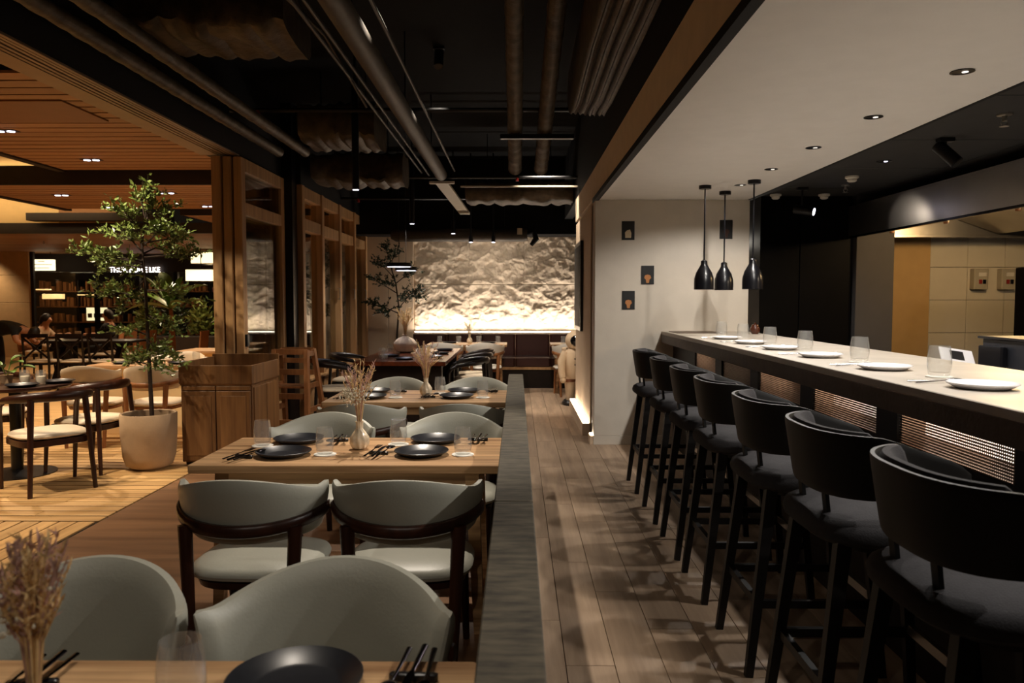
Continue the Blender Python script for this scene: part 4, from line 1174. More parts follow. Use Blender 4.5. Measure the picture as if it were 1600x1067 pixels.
# indoor tree in front of the back wall
tree('indoor_tree', (-1.98, 12.55, 0.0), [(0, 0, 0), (0, 0, 0.5), (0.02, 0, 0.95), (0.05, 0, 1.3), (0.0, 0, 1.7), (-0.1, 0, 2.05)],
     [(.55, (-.38, 0, 1.35)), (.6, (.42, -.1, 1.62)), (.7, (.38, 0, 1.45)), (.72, (-.42, .05, 1.78)), (.8, (.28, 0, 1.88)), (.85, (-.32, -.1, 2.02)), (.92, (.02, 0, 2.18)), (.97, (-.18, .1, 2.25)),
      (.78, (-.15, -.2, 1.7)), (.66, (.2, -.2, 1.4)), (.62, (-.25, .1, 1.2))],
     'leaf_dark', 0.055, 21, 'slim dark green tree beside the rock wall', trunk_r=0.022, density=1.6)
ptb = empty('plant_pot', (-1.98, 12.55, 0), label='dark planter under the slim indoor tree', cat='pot')
MB().lathe([(0.0, 0.0), (0.15, 0.0), (0.18, 0.35), (0.16, 0.35), (0.15, 0.30), (0.0, 0.30)], 28).build('shell', 'ebony', ptb, smooth=True)

def big_leaf(name, p0, p1, w, mat, parent, droop=0.15):
    mb = MB(); p0 = Vector(p0); p1 = Vector(p1); n = 8; L = (p1-p0).length
    side = (p1-p0).cross(Vector((0, 0, 1))).normalized()
    vs = []; fs = []
    for i in range(n+1):
        t = i/n; c = p0.lerp(p1, t)+Vector((0, 0, droop*L*(4*t*(1-t))*.6-droop*L*t*t))
        ww = w*math.sin(PI*min(1, t*.92+.06))**.8/2
        vs += [c-side*ww+Vector((0, 0, ww*.35)), c, c+side*ww+Vector((0, 0, ww*.35))]
    for i in range(n):
        a = i*3
        fs += [(a, a+1, a+4, a+3), (a+1, a+2, a+5, a+4)]
    # thickness: mirrored underside
    o0 = len(vs); vs += [v-Vector((0, 0, 0.004)) for v in vs]
    fs += [tuple(o0+k for k in reversed(f)) for f in fs[:]]
    return mb.add(vs, fs).build(name, mat, parent, smooth=True)
bp_ = empty('banana_plant', (-6.6, 14.6, 0.0), label='broad leaved banana plant beside the folded doors', cat='plant')
MB().tube([(0, 0, 0), (0.02, 0, .6), (0, 0, 1.35)], [0.07, 0.06, 0.03], 10).build('stem', 'wicker', bp_, smooth=True)
for k, (dx, dy, dz, w) in enumerate([(-.55, -.2, 2.05, .34), (.25, 0, 1.98, .30), (.75, -.1, 1.85, .30), (-.95, .1, 1.65, .30), (-.7, -.3, 1.35, .30), (.5, -.3, 1.45, .28), (-.25, .2, 2.1, .28), (.6, .2, 1.5, .26)]):
    big_leaf('leaf', (0, 0, 1.25), (dx, dy, dz), w, 'leaf_bright', bp_)
MB().lathe([(0.0, 0), (0.24, 0), (0.27, 0.4), (0.24, 0.4), (0.22, 0.34), (0, 0.34)], 24).build('pot', 'ebony', bp_, smooth=True)

def shrub(loc, rx, rz, n, mat, seed, label):
    g = random.Random(seed)
    e = empty('shrub', loc, label=label, cat='shrub', group='shrubs of the patio planter')
    mb = MB()
    for k in range(n):
        a = g.uniform(0, 2*PI); r = g.random()**.5
        p = Vector((math.cos(a)*r*rx, math.sin(a)*r*rx*.6, rz*g.random()*(1-.5*r)))
        leaf_quad(mb, p, Vector((g.uniform(-1, 1), g.uniform(-1, 1), g.uniform(-.2, 1))), g.uniform(.10, .2), 0.06, g)
    o = mb.build('foliage', mat, e); o['kind'] = 'stuff'
    MB().tube([(0, 0, -0.05), (0, 0, rz*.6)], [0.015, 0.006], 6).build('stem', 'bark', e)
    return e
for i, (x, rz_, m, l) in enumerate([(-8.3, .9, 'leaf', 'olive shrub at the left end of the planter'), (-7.7, 1.1, 'leaf_dark', 'tall dark shrub behind the tree trunk'), (-7.1, .9, 'leaf', 'olive shrub in the middle of the planter'),
                                (-6.5, .8, 'leaf_bright', 'bright green shrub behind the banana stem'), (-5.9, .9, 'leaf_dark', 'dark shrub right of the banana stem'), (-5.4, .8, 'leaf', 'olive shrub at the right end of the planter')]):
    shrub((x, 17.2, 0.66), 0.24, rz_, 320, m, 50+i, l)
tp_ = empty('table_plant', (-4.28, 6.38, 0.7455), label='small leafy plant on the round patio table at the left edge', cat='plant')
MB().lathe([(0.0, 0), (0.04, 0), (0.05, 0.07), (0.044, 0.07), (0.04, 0.055), (0.0, 0.055)], 20).build('pot', 'pot', tp_, smooth=True)
for k, (dx, dy, dz) in enumerate([(.16, -.03, .2), (.22, .03, .15), (-.1, -.1, .22), (.08, .12, .24), (-.16, .05, .18), (.14, -.12, .12), (.02, -.14, .17)]):
    MB().tube([(0, 0, .05), (dx*.3, dy*.3, dz*.8)], 0.003, 5).build('stem', 'leaf', tp_)
    big_leaf('leaf', (dx*.3, dy*.3, dz*.8), (dx*1.05, dy*1.05, dz*.95), .085, 'leaf_bright', tp_, .1)

# ------------------------------------------------------------------ people at the far tables
def person(loc, rz, joints, edges, mats, regions, label, hair=None, name='person'):
    """joints: name -> (x,y,z,r); the Skin surface is baked, then faces get cloth or skin by nearest joint"""
    keys = list(joints)
    me = bpy.data.meshes.new('body')
    me.from_pydata([joints[k][:3] for k in keys], [(keys.index(a), keys.index(b)) for a, b in edges], [])
    ob = bpy.data.objects.new('body', me); COL.objects.link(ob)
    md = ob.modifiers.new('skin', 'SKIN'); md.use_smooth_shade = True
    sk = me.skin_vertices[0].data
    for i, k in enumerate(keys):
        r = joints[k][3]; sk[i].radius = (r, r) if not isinstance(r, tuple) else r
        sk[i].use_root = (k == 'pelvis')
    sd = ob.modifiers.new('sub', 'SUBSURF'); sd.levels = 2; sd.render_levels = 2
    bpy.context.view_layer.update()
    dg = bpy.context.evaluated_depsgraph_get()
    nm = bpy.data.meshes.new_from_object(ob.evaluated_get(dg))
    bpy.data.objects.remove(ob)
    nm.materials.clear()
    for m in mats: nm.materials.append(M[m])
    kd = [(Vector(joints[k][:3]), regions.get(k, 0)) for k in keys]
    for p in nm.polygons:
        p.material_index = min(kd, key=lambda q: (q[0]-p.center).length)[1]; p.use_smooth = True
    r_ = empty(name, loc, rz, label=label, cat='person')
    b = bpy.data.objects.new('body', nm); COL.objects.link(b); b.parent = r_
    if hair:
        hx, hy, hz, hr, back = hair
        mb = MB(); rings = []
        for j in range(7):
            a = PI/2*(j/6)*1.28
            rr = hr*math.sin(a)+.001; z = hz+hr*1.12*math.cos(a)
            rings.append([(hx+back*(-.012+.045*j/6)+rr*math.cos(2*PI*k/14), hy+rr*.92*math.sin(2*PI*k/14), z-(0.05*(j/6)**2 if math.cos(2*PI*k/14)*back > 0 else 0.0)) for k in range(14)])
        mb.loft(rings).build('hair', 'hair', r_, smooth=True)
    return r_
EDG = [('pelvis', 'waist'), ('waist', 'chest'), ('chest', 'neck'), ('neck', 'head'), ('head', 'crown'), ('head', 'nose'),
       ('chest', 'shl'), ('shl', 'ell'), ('ell', 'wrl'), ('wrl', 'hal'), ('chest', 'shr'), ('shr', 'elr'), ('elr', 'wrr'), ('wrr', 'har'),
       ('pelvis', 'hil'), ('hil', 'knl'), ('knl', 'anl'), ('anl', 'tol'), ('pelvis', 'hir'), ('hir', 'knr'), ('knr', 'anr'), ('anr', 'tor')]
def seated(lean=0.08, head_z=1.08):
    # facing +x, seat at 0.47
    d = head_z-1.08
    return dict(pelvis=(0, 0, .53, (.13, .16)), waist=(.01, 0, .68, (.11, .14)), chest=(lean*.5, 0, .86+d, (.12, .17)), neck=(lean*.9, 0, 1.0+d, .055), head=(lean*1.2+.01, 0, 1.12+d, (.085, .075)), crown=(lean*1.2, 0, 1.20+d, (.07, .065)),
                nose=(lean*1.2+.105, 0, 1.10+d, .014),
                shl=(lean*.6, .19, .90+d, .06), ell=(lean+.10, .23, .66, .045), wrl=(lean+.32, .16, .77, .03), hal=(lean+.41, .13, .78, .028),
                shr=(lean*.6, -.19, .90+d, .06), elr=(lean+.10, -.23, .66, .045), wrr=(lean+.32, -.16, .77, .03), har=(lean+.41, -.13, .78, .028),
                hil=(.02, .10, .53, .09), knl=(.42, .11, .50, .062), anl=(.44, .11, .09, .042), tol=(.56, .12, .04, .035),
                hir=(.02, -.10, .53, .09), knr=(.42, -.11, .50, .062), anr=(.44, -.11, .09, .042), tor=(.56, -.12, .04, .035))
REG = dict(neck=1, head=1, crown=1, nose=1, wrl=1, hal=1, wrr=1, har=1, ell=0, elr=0, knl=2, anl=2, tol=2, knr=2, anr=2, tor=2, hil=2, hir=2, pelvis=2)
person((-7.75, 14.6, 0), PI, seated(.05, 1.10), EDG, ['black_cloth', 'skin', 'black_cloth'], REG, 'man in black shirt sitting in profile at a far table', hair=(0.055, 0, 1.16, .092, -1))
person((-9.15, 14.6, 0), 0, seated(.14, 1.02), EDG, ['beige_cloth', 'skin', 'black_cloth'], REG, 'dark haired guest in beige top sitting at a far table', hair=(0.165, 0, 1.07, .098, -1))
bend = dict(pelvis=(0, 0, .92, (.12, .16)), waist=(.14, 0, 1.02, (.12, .15)), chest=(.34, 0, .99, (.13, .18)), neck=(.48, 0, .93, .055), head=(.60, 0, .90, (.085, .075)), crown=(.67, 0, .92, (.07, .065)), nose=(.64, 0, .80, .014),
            shl=(.40, .18, .95, .062), ell=(.46, .22, .78, .05), wrl=(.56, .16, .72, .033), hal=(.62, .13, .765, .028),
            shr=(.40, -.18, .95, .062), elr=(.44, -.22, .78, .05), wrr=(.54, -.16, .72, .033), har=(.60, -.13, .765, .028),
            hil=(-.02, .10, .88, .095), knl=(.03, .11, .48, .065), anl=(-.02, .11, .09, .045), tol=(.11, .12, .04, .036),
            hir=(-.02, -.10, .88, .095), knr=(.0, -.11, .48, .065), anr=(-.06, -.11, .09, .045), tor=(.07, -.12, .04, .036))
REGB = dict(REG); REGB.update(ell=1, elr=1)
person((-8.45, 12.35, 0), 0.1, bend, EDG, ['black_cloth', 'skin', 'black_cloth'], REGB, 'waiter in black bending over the far table', hair=(0.62, 0, .90, .095, -1))

# far tables and chairs
make_table('long_table', -8.1, -6.45, 12.75, 13.45, 'ebony', 'ebony', 'long black trestle table in front of the far guests', legs='trestle')
make_table('guest_table', -8.75, -8.15, 14.25, 14.95, 'ebony', 'black_metal', 'dark pedestal table between the two seated guests', legs='post')
XC = make_cross_chair()
for x, y, rz, l in [(-7.62, 12.30, 0.0, 'left black cross back chair in front of the long black table'), (-7.1, 12.32, 0.05, 'middle black cross back chair in front of the long black table'),
                    (-6.6, 12.35, -.1, 'right black cross back chair in front of the long black table'), (-8.9, 11.5, .5, 'black cross back chair beside the bending waiter'),
                    (-7.5, 13.75, PI, 'black cross back chair behind the long black table')]:
    XC.put((x, y, 0), rz, l, 'black cross back chairs')
WC = make_wicker_chair()
for x, y, rz, l in [(-7.62, 14.6, R(90), 'brown wicker chair under the seated man'), (-9.18, 14.6, R(-90), 'brown wicker chair under the seated guest in beige'), (-6.95, 13.95, R(80), 'brown wicker chair right of the seated man'),
                    (-5.85, 13.7, R(95), 'brown wicker chair left of the tree trunk'), (-8.2, 15.6, PI, 'brown wicker chair behind the table of the guests')]:
    WC.put((x, y, 0), rz, l, 'brown wicker chairs')
o = tag(MB().cbox((-0.06, -0.004, 0), (0.06, 0.004, 0.09), 0.002).build('table_card', 'napkin', loc=(-8.33, 14.5, 0.7505)), 'white table card on the table of the seated guests', 'card')

# ------------------------------------------------------------------ bar end: pendants, pictures, downlights
def pendant(x, y, zc, zb, label):
    e = empty('pendant_lamp', (x, y, 0), label=label, cat='pendant lamp', group='black bottle shaped pendants over the bar end')
    MB().lathe([(0.0, zc-0.03), (0.05, zc-0.03), (0.052, zc-0.024), (0.052, zc), (0.0, zc)], 24).build('canopy', 'black_gloss', e, smooth=True)
    MB().tube([(0, 0, zb+0.24), (0, 0, zc-0.028)], 0.0065, 8).build('rod', 'black_gloss', e, smooth=True)
    prof = [(0.083, 0.0), (0.084, 0.06), (0.082, 0.095), (0.068, 0.145), (0.042, 0.19), (0.028, 0.215), (0.027, 0.245), (0.012, 0.255), (0.0, 0.256)]
    inner = [(max(0, r-0.004), max(0, z-0.004)) for r, z in prof][::-1]
    MB().lathe(prof + inner[1:-1] + [(0.079, 0.0)], 28, (0, 0, zb)).build('shade', 'black_gloss', e, smooth=True)
    return e
pendant(1.612, 6.66, 2.42, 1.53, 'left black pendant over the bar end')
pendant(1.88, 7.02, 2.42, 1.53, 'middle black pendant over the bar end, closest to the wall')
pendant(1.94, 6.36, 2.42, 1.53, 'right black pendant over the bar end')

def card(x, z, mat, shape, label):
    e = empty('wall_card', (x, 7.594, z), label=label, cat='picture', group='small black cards on the white wall')
    MB().cbox((-0.063, 0, -0.092), (0.063, 0.006, 0.092), 0.001).build('card_board', 'art_dark', e)
    mb = MB(); mb.add([(px_*0.0013, -0.0012, py_*0.0013) for px_, py_ in shape], [tuple(range(len(shape)))])
    mb.build('print', mat, e)
    return e
blk = [(-22, -55), (22, -55), (24, -20), (14, 8), (-8, 2), (-24, -14)]
fig = [(-10, -60), (10, -60), (14, -34), (26, -22), (20, -2), (0, 4), (-20, -2), (-26, -22), (-14, -34)]
card(1.09, 2.12, 'art_cream', blk, 'small black card with a cream shape, top left on the white wall')
card(1.285, 1.685, 'art_tan', fig, 'small black card with a tan shape, right of the two left ones')
card(1.098, 1.437, 'art_tan', fig, 'small black card lowest on the white wall')
card(2.05, 2.13, 'art_brown', fig, 'small black card behind the middle pendant rod')
pf = empty('picture_frame', (0.772, 9.45, 1.6), label='black framed picture on the beige wall beyond the pillar', cat='picture')
MB().cbox((-0.035, -0.45, -0.53), (0.0, 0.45, 0.53), 0.004).build('frame', 'black_gloss', pf)
MB().box((-0.038, -0.40, -0.48), (-0.035, 0.40, 0.48)).build('print', 'art_dark', pf)

def downlight(x, y, z, label, power, color=NEUTRAL, size=155, lit='lamp_dim', r=0.04):
    e = empty('downlight', (x, y, z), label=label, cat='downlight', group='recessed downlights in the white soffit')
    MB().lathe([(r, 0.0), (r+0.008, -0.001), (r+0.009, -0.004), (r-0.002, -0.004), (r-0.004, 0.0)], 24, close=True).build('trim_ring', 'black_gloss', e, smooth=True)
    MB().lathe([(0.0, -0.0005), (r-0.003, -0.0005), (r-0.003, -0.002), (0.0, -0.002)], 24).build('reflector', 'black_gloss', e)
    MB().lathe([(0.0, -0.0025), (0.013, -0.0025), (0.013, -0.004), (0.0, -0.004)], 16, (0.012, 0, 0)).build('lamp', lit, e)
    if power: spot((x, y, z-0.012), power, color, size, 0.35, target=(x-0.06, y, 0), radius=0.02)
    return e
for y, l in [(1.68, 'out by the near end'), (2.5, 'above the nearest plate'), (3.35, 'nearest in view'), (4.17, 'second in view'), (5.0, 'third in view'), (5.82, 'fourth in view'), (6.62, 'beside the right pendant')]:
    downlight(1.90, y, 2.42, 'recessed soffit downlight over the bar, '+l, 44, (1.0, 0.94, 0.87))

# ------------------------------------------------------------------ kitchen
hd2 = empty('extractor_hood', (3.36, 0, 0), label='long brushed steel extractor hood over the kitchen', cat='extractor hood')
MB().cbox((0, 0.5, 2.08), (0.02, 7.9, 2.37), 0.004).build('front_panel', 'steel', hd2)
MB().cbox((0.02, 7.88, 2.08), (2.0, 7.9, 2.37), 0.004).build('end_panel', 'steel', hd2)
MB().cbox((0.0, 0.5, 2.062), (0.035, 7.9, 2.082), 0.004).build('drip_edge', 'dark_steel', hd2)
MB().cbox((0.02, 7.82, 2.07), (2.0, 7.86, 2.095), 0.004).build('rail', 'steel', hd2)
MB().box((0.0, 0.5, 2.37), (2.0, 7.9, 2.385)).build('top_panel', 'steel', hd2)
MB().bar((0.9, 0.6, 2.33), (0.9, 7.85, 2.33), 1.3, 0.02, (0.35, 0, 1)).build('filter_bank', 'steel', hd2)
for k, y in enumerate((7.2, 6.3, 5.4, 4.9, 4.3)):
    e = MB().lathe([(0.012, 0), (0.014, -0.02), (0.022, -0.04), (0.018, -0.06), (0.0, -0.062)], 12, (0.12, y, 2.12)).build('nozzle', 'teak', hd2, smooth=True)
MB().tube([(0.12, 0.6, 2.125), (0.12, 7.8, 2.125)], 0.012, 8).build('gas_pipe', 'steel', hd2)
MB().lathe([(0.0, -0.005), (0.06, -0.005), (0.06, 0.02), (0.0, 0.02)], 20, (0.9, 6.6, 2.27)).build('lamp', 'lamp_warm', hd2)
point((4.26, 6.6, 2.2), 34, (1.0, 0.66, 0.30), 0.06)
point((4.4, 4.2, 2.2), 30, (1.0, 0.80, 0.58), 0.06)

def detector(x, y, z, label):
    e = empty('smoke_detector', (x, y, z), label=label, cat='smoke detector', group='ceiling detectors')
    MB().lathe([(0.055, 0), (0.055, -0.015), (0.048, -0.02), (0.0, -0.021)], 24).build('base', 'white_plastic', e, smooth=True)
    MB().lathe([(0.04, -0.02), (0.038, -0.04), (0.026, -0.048), (0.0, -0.049)], 24).build('sensor', 'white_plastic', e, smooth=True)
detector(2.84, 6.6, 2.488, 'large white smoke detector on the black kitchen ceiling')
detector(3.05, 7.72, 2.488, 'dim white smoke detector by the black cupboard, right one')
detector(2.57, 7.72, 2.488, 'white detector at the left edge of the black cupboard')
def ksprinkler(x, y, label):
    e = empty('sprinkler', (x, y, 2.488), label=label, cat='sprinkler', group='kitchen sprinklers')
    MB().lathe([(0.04, 0), (0.04, -0.008), (0.014, -0.012), (0.012, -0.04)], 14).build('body', 'steel', e, smooth=True)
    for a in (0, PI): MB().tube([(0.012*math.cos(a), 0.012*math.sin(a), -0.03), (0.02*math.cos(a), 0.02*math.sin(a), -0.05), (0.004*math.cos(a), 0, -0.066)], 0.003, 5).build('yoke', 'steel', e)
    MB().lathe([(0.0, -0.066), (0.025, -0.066), (0.025, -0.07), (0.0, -0.07)], 14).build('deflector', 'steel', e)
ksprinkler(2.74, 4.4, 'steel sprinkler nearest on the black kitchen ceiling')
ksprinkler(3.0, 7.1, 'small sprinkler further back on the kitchen ceiling')
downlight(2.77, 5.88, 2.488, 'small bright downlight in the black kitchen ceiling', 18, COOL, 90, 'lamp_cool', 0.045)
def track_spot(x, y, z, target, label, lit, power=0, size=40, color=NEUTRAL, drop=0.06):
    e = empty('track_spot', (x, y, z), label=label, cat='spotlight', group='black spotlights')
    MB().cbox((-0.05, -0.03, -0.025), (0.05, 0.03, 0.0), 0.004).build('mount', 'black_metal', e)
    MB().tube([(0, 0, -0.02), (0, 0, -0.02-drop)], 0.009, 8).build('stem', 'black_metal', e)
    d = (Vector(target)-Vector((x, y, z-drop-0.03))).normalized()
    c = Vector((0, 0, -drop-0.03))
    MB().tube([c-d*0.07, c+d*0.11], 0.042, 18).build('head', 'black_metal', e, smooth=True)
    MB().tube([c+d*0.1105, c+d*0.113], 0.034, 16).build('lens', lit, e)
    if power: spot(Vector((x, y, z))+c+d*0.125, power, color, size, 0.5, target=target, radius=0.035)
    return e
track_spot(2.77, 5.05, 2.488, (3.6, 4.0, 1.0), 'black cylinder spotlight angled towards the hood', 'black_gloss')
track_spot(2.66, 7.25, 2.488, (3.36, 6.75, 2.1), 'lit black spotlight in front of the black cupboard', 'lamp_cool', 3, 45, drop=0.18)
# switch boxes, fridge, appliances behind the bar
for x, l in ((4.93, 'left grey switch box on the tiled wall'), (5.22, 'right grey switch box at the tiled wall edge')):
    e = empty('switch_box', (x, 8.30, 1.66), label=l, cat='switch box', group='switch boxes on the tiled wall')
    MB().cbox((-0.075, -0.09, -0.11), (0.075, 0.0, 0.11), 0.008).build('case', 'grey_plastic', e)
    MB().cbox((-0.03, -0.096, 0.03), (0.05, -0.089, 0.07), 0.002).build('name_plate', 'white_plastic', e)
    MB().cbox((-0.028, -0.102, -0.05), (0.004, -0.089, -0.005), 0.003).build('red_button', 'red', e)
    MB().cbox((0.014, -0.102, -0.05), (0.046, -0.089, -0.005), 0.003).build('black_button', 'black_gloss', e)
fr = empty('tall_fridge', (4.68, 6.3, 0), label='tall dark cabinet standing at the right edge of the kitchen', cat='fridge')
MB().cbox((-0.37, -0.4, 0.05), (0.5, 0.4, 1.72), 0.01).build('body', 'dark_panel', fr)
dr_ = MB().cbox((-0.365, -0.425, 0.08), (0.48, -0.402, 1.70), 0.006).build('door', 'dark_panel', fr)
MB().cbox((-0.30, -0.45, 0.9), (-0.27, -0.426, 1.45), 0.004).build('handle', 'steel', dr_)
wt = empty('work_table', (2.95, 3.9, 0), label='dark kitchen work table behind the bar counter', cat='work table')
MB().cbox((-0.5, -2.4, 0.86), (0.5, 2.6, 0.90), 0.004).build('table_top', 'steel', wt)
MB().box((-0.48, -2.38, 0.1), (0.48, 2.58, 0.86)).build('body', 'black_equip', wt)
ap = empty('appliance', (3.10, 4.4, 0.9005), label='black kitchen appliance behind the bar at the right edge', cat='appliance')
MB().cbox((-0.26, -0.3, 0.0), (0.3, 0.3, 0.31), 0.008).build('case', 'black_equip', ap)
MB().cbox((-0.28, -0.32, 0.31), (0.32, 0.32, 0.325), 0.004).build('lid', 'black_gloss', ap)
MB().cbox((-0.30, 0.05, 0.10), (-0.258, 0.28, 0.27), 0.01).build('grip', 'black_gloss', ap)
mu_ = empty('menu_stand', (2.87, 5.02, 0.9005), label='tilted pale card stand with a dark picture behind the bar', cat='card stand')
MB().cbox((-0.10, -0.03, 0.0), (0.10, 0.08, 0.12), 0.004).build('stand', 'black_equip', mu_)
tm_ = Matrix.Translation((0, 0.0, 0.175)) @ Matrix.Rotation(R(38), 4, 'X') @ Matrix.Rotation(R(-14), 4, 'Z')
MB().box((-0.10, -0.07, -0.006), (0.10, 0.07, 0.006), tm_).build('panel', 'plate_white', mu_)
MB().box((-0.04, -0.04, 0.0062), (0.04, 0.045, 0.0085), tm_).build('picture', 'art_dark', mu_)
fa = empty('tap', (2.62, 3.05, 0.9005), label='slim steel tap spout behind the bar at the right edge', cat='tap')
MB().lathe([(0.0, 0), (0.03, 0), (0.03, 0.012), (0.014, 0.02), (0.012, 0.30), (0.0, 0.30)], 16).build('base', 'steel_shiny', fa, smooth=True)
MB().tube([(0, 0, 0.295), (-0.10, 0.28, 0.24), (-0.14, 0.40, 0.215)], [0.009, 0.008, 0.008], 10).build('spout', 'steel_shiny', fa, smooth=True)

# ------------------------------------------------------------------ astronaut figure
asn = empty('astronaut_statue', (0.79, 10.5, 0), rz=0.25, label='white astronaut figure standing behind the beige wall end', cat='statue')
MB().lathe([(0.0, 0), (0.17, 0), (0.175, 0.04), (0.15, 0.07), (0.0, 0.07)], 24).build('base', 'black_gloss', asn, smooth=True)
for s in (-1, 1):
    MB().tube([(s*0.065, 0, 0.06), (s*0.07, 0, 0.22), (s*0.072, 0, 0.40)], [0.055, 0.065, 0.08], 14).build('leg', 'suit', asn, smooth=True)
    MB().tube([(s*0.13, 0, 0.72), (s*0.19, -0.01, 0.60), (s*0.195, -0.03, 0.46), (s*0.185, -0.05, 0.38)], [0.06, 0.058, 0.05, 0.045], 12).build('arm', 'suit', asn, smooth=True)
    MB().sphere((s*0.185, -0.055, 0.35), 0.045, 10, 8).build('glove', 'suit', asn, smooth=True)
    MB().lathe([(0.078, 0.30), (0.082, 0.31), (0.082, 0.33), (0.078, 0.34)], 16, (s*0.07, 0, 0.02)).build('strap', 'belt', asn, smooth=True)
    for zz in (0.56, 0.64):
        MB().lathe([(0.0, 0), (0.012, 0), (0.012, 0.01), (0.0, 0.01)], 10, (0, 0, 0)).build('button', 'black_gloss', asn, loc=(s*0.04, -0.135, zz), rot=(PI/2, 0, 0))
MB().loft([[(x, y, z) for x, y in rrect(0, 0, w, d, 2.8, 24)] for z, w, d in ((0.36, .22, .18), (0.40, .27, .22), (0.55, .28, .25), (0.70, .30, .24), (0.77, .2, .17))]).build('torso', 'suit', asn, smooth=True)
MB().sphere((0, -0.01, 0.885), 0.135, 20, 14).build('helmet', 'suit', asn, smooth=True)
MB().sphere((0, -0.05, 0.885), 0.118, 20, 14, (.95, .95, .85)).build('visor', 'visor', asn, smooth=True)
MB().cbox((-0.13, 0.10, 0.45), (0.13, 0.22, 0.78), 0.03).build('backpack', 'suit', asn, smooth=True)

# ------------------------------------------------------------------ services under the black ceiling
def pipe_thing(name, pts, r, mat, label, n=14, ribs=0):
    e = empty(name, (0, 0, 0), label=label, cat='pipe')
    if ribs:
        P = [Vector(p) for p in pts]; out = []; rr = []
        for i in range(ribs+1):
            t = i/ribs; out.append(P[0].lerp(P[1], t)); rr.append(r*(1+0.05*math.sin(i*2.1)+(0.06 if i % 6 == 0 else 0)))
        MB().tube(out, rr, n).build('insulation', mat, e, smooth=True)
    else:
        MB().tube(pts, r, n).build('tube', mat, e, smooth=True)
    return e
e = pipe_thing('insulated_pipe', [(-0.02, 5.0, 3.48), (-0.02, 7.7, 2.74)], 0.065, 'foil', 'left foil wrapped pipe hanging from the black ceiling', ribs=60)
e = pipe_thing('insulated_pipe', [(0.27, 5.0, 3.48), (0.235, 7.7, 2.74)], 0.065, 'foil', 'right foil wrapped pipe hanging from the black ceiling', ribs=60)
tag(MB().cbox((-0.15, 6.85, 2.86), (0.5, 6.90, 2.90), 0.004).build('pipe_bracket', 'black_metal'), 'black bracket carrying the two foil wrapped pipes', 'bracket')
e = pipe_thing('duct_pipe', [(-0.95, 3.0, 3.0), (-0.95, 9.7, 3.0)], 0.075, 'pipe', 'long round duct running down the dark ceiling')
for y in (4.5, 6.6, 8.6):
    MB().tube([(-0.95, y, 3.07), (-0.95, y, 3.7)], 0.006, 6).build('hanger', 'black_metal', e)
for k, (x, z) in enumerate(((-1.12, 3.02), (-1.22, 3.06), (-0.80, 3.08))):
    pipe_thing('conduit', [(x, 3.0, z), (x, 9.9, z)], 0.012, 'pipe', ['thin conduit left of the long duct, inner one', 'thin conduit left of the long duct, outer one', 'thin conduit right of the long duct'][k], 8)
pipe_thing('cable', [(-1.45, 3.5, 3.3), (-1.4, 4.2, 3.22), (-1.28, 5.2, 3.2), (-1.18, 6.1, 2.95)], 0.01, 'pipe', 'loose cable hanging left of the long duct', 8)
for k, x in enumerate((-2.52, -2.24)):
    e = pipe_thing('insulated_pipe', [(x, 2.0, 3.0), (x, 8.2, 3.0)], 0.05, 'foil', ['foil pipe along the door header, left one', 'foil pipe along the door header, right one'][k], ribs=90)
for k, (y, z) in enumerate(((6.9, 3.12), (9.9, 3.0), (11.2, 2.9))):
    e = pipe_thing('sprinkler_pipe', [(-2.55, y, z), (0.77, y, z)], 0.02, 'black_metal', ['dark sprinkler pipe crossing the ceiling, nearest', 'dark sprinkler pipe crossing behind the long duct', 'dark sprinkler pipe closest to the rock wall'][k], 8)
    for x in (-2.3, 0.0):
        MB().lathe([(0.02, 0), (0.02, 0.05), (0.0, 0.052)], 10, (x, y, z-0.05)).build('head', 'red', e)
def wrapped_duct(x0, x1, y0, y1, z0, z1, seed, label):
    vs = []; n = 26; m = 20
    mb = MB(); rings = []
    for i in range(n+1):
        x = x0+(x1-x0)*i/n
        ring = []
        for (yy, zz) in rrect((y0+y1)/2, (z0+z1)/2, y1-y0, z1-z0, 5, m):
            d = noise.noise(Vector((x*3+seed, yy*4, zz*4)))*0.05+noise.noise(Vector((x*9+seed, yy*9, zz*9)))*0.02
            ring.append((x, yy+d, zz+d-0.03*abs(math.sin(i*.9))))
        rings.append(ring)
    e = empty('insulated_duct', (0, 0, 0), label=label, cat='duct', group='foil wrapped ducts')
    mb.loft(rings).build('wrap', 'foil', e, smooth=True)
    for f in (.2, .8):
        x = x0+(x1-x0)*f
        MB().tube([(x, (y0+y1)/2, z1-0.02), (x, (y0+y1)/2, 3.7)], 0.006, 6).build('hanger', 'black_metal', e)
wrapped_duct(-2.6, -1.5, 5.0, 5.7, 3.2, 3.5, 1, 'foil wrapped duct crossing at the upper left of the ceiling')
wrapped_duct(-2.1, -1.36, 7.4, 8.1, 2.98, 3.35, 4, 'foil wrapped duct above the black column')
wrapped_duct(-2.45, -1.36, 9.2, 9.75, 2.86, 3.2, 7, 'foil wrapped duct behind the first ceiling spot')
wrapped_duct(-0.7, 0.75, 10.4, 10.9, 2.78, 3.05, 9, 'sagging foil wrapped duct right of the cable tray')
wrapped_duct(0.45, 0.76, 3.0, 7.0, 3.05, 3.45, 12, 'foil wrapped duct along the beige fascia')
wrapped_duct(-2.65, -1.55, 3.2, 4.2, 3.3, 3.62, 15, 'foil wrapped duct nearest at the upper left')
tr = empty('cable_tray', (-0.95, 9.75, 2.93), label='beige flat cable tray continuing behind the long duct', cat='cable tray')
MB().cbox((-0.16, 0, -0.03), (0.16, 0.06, 0.0), 0.008).build('end_plate', 'white_plastic', tr)
MB().bar((0.0, 0.06, -0.015), (0.12, 2.6, -0.12), 0.16, 0.03).build('tray', 'grey_plastic', tr)
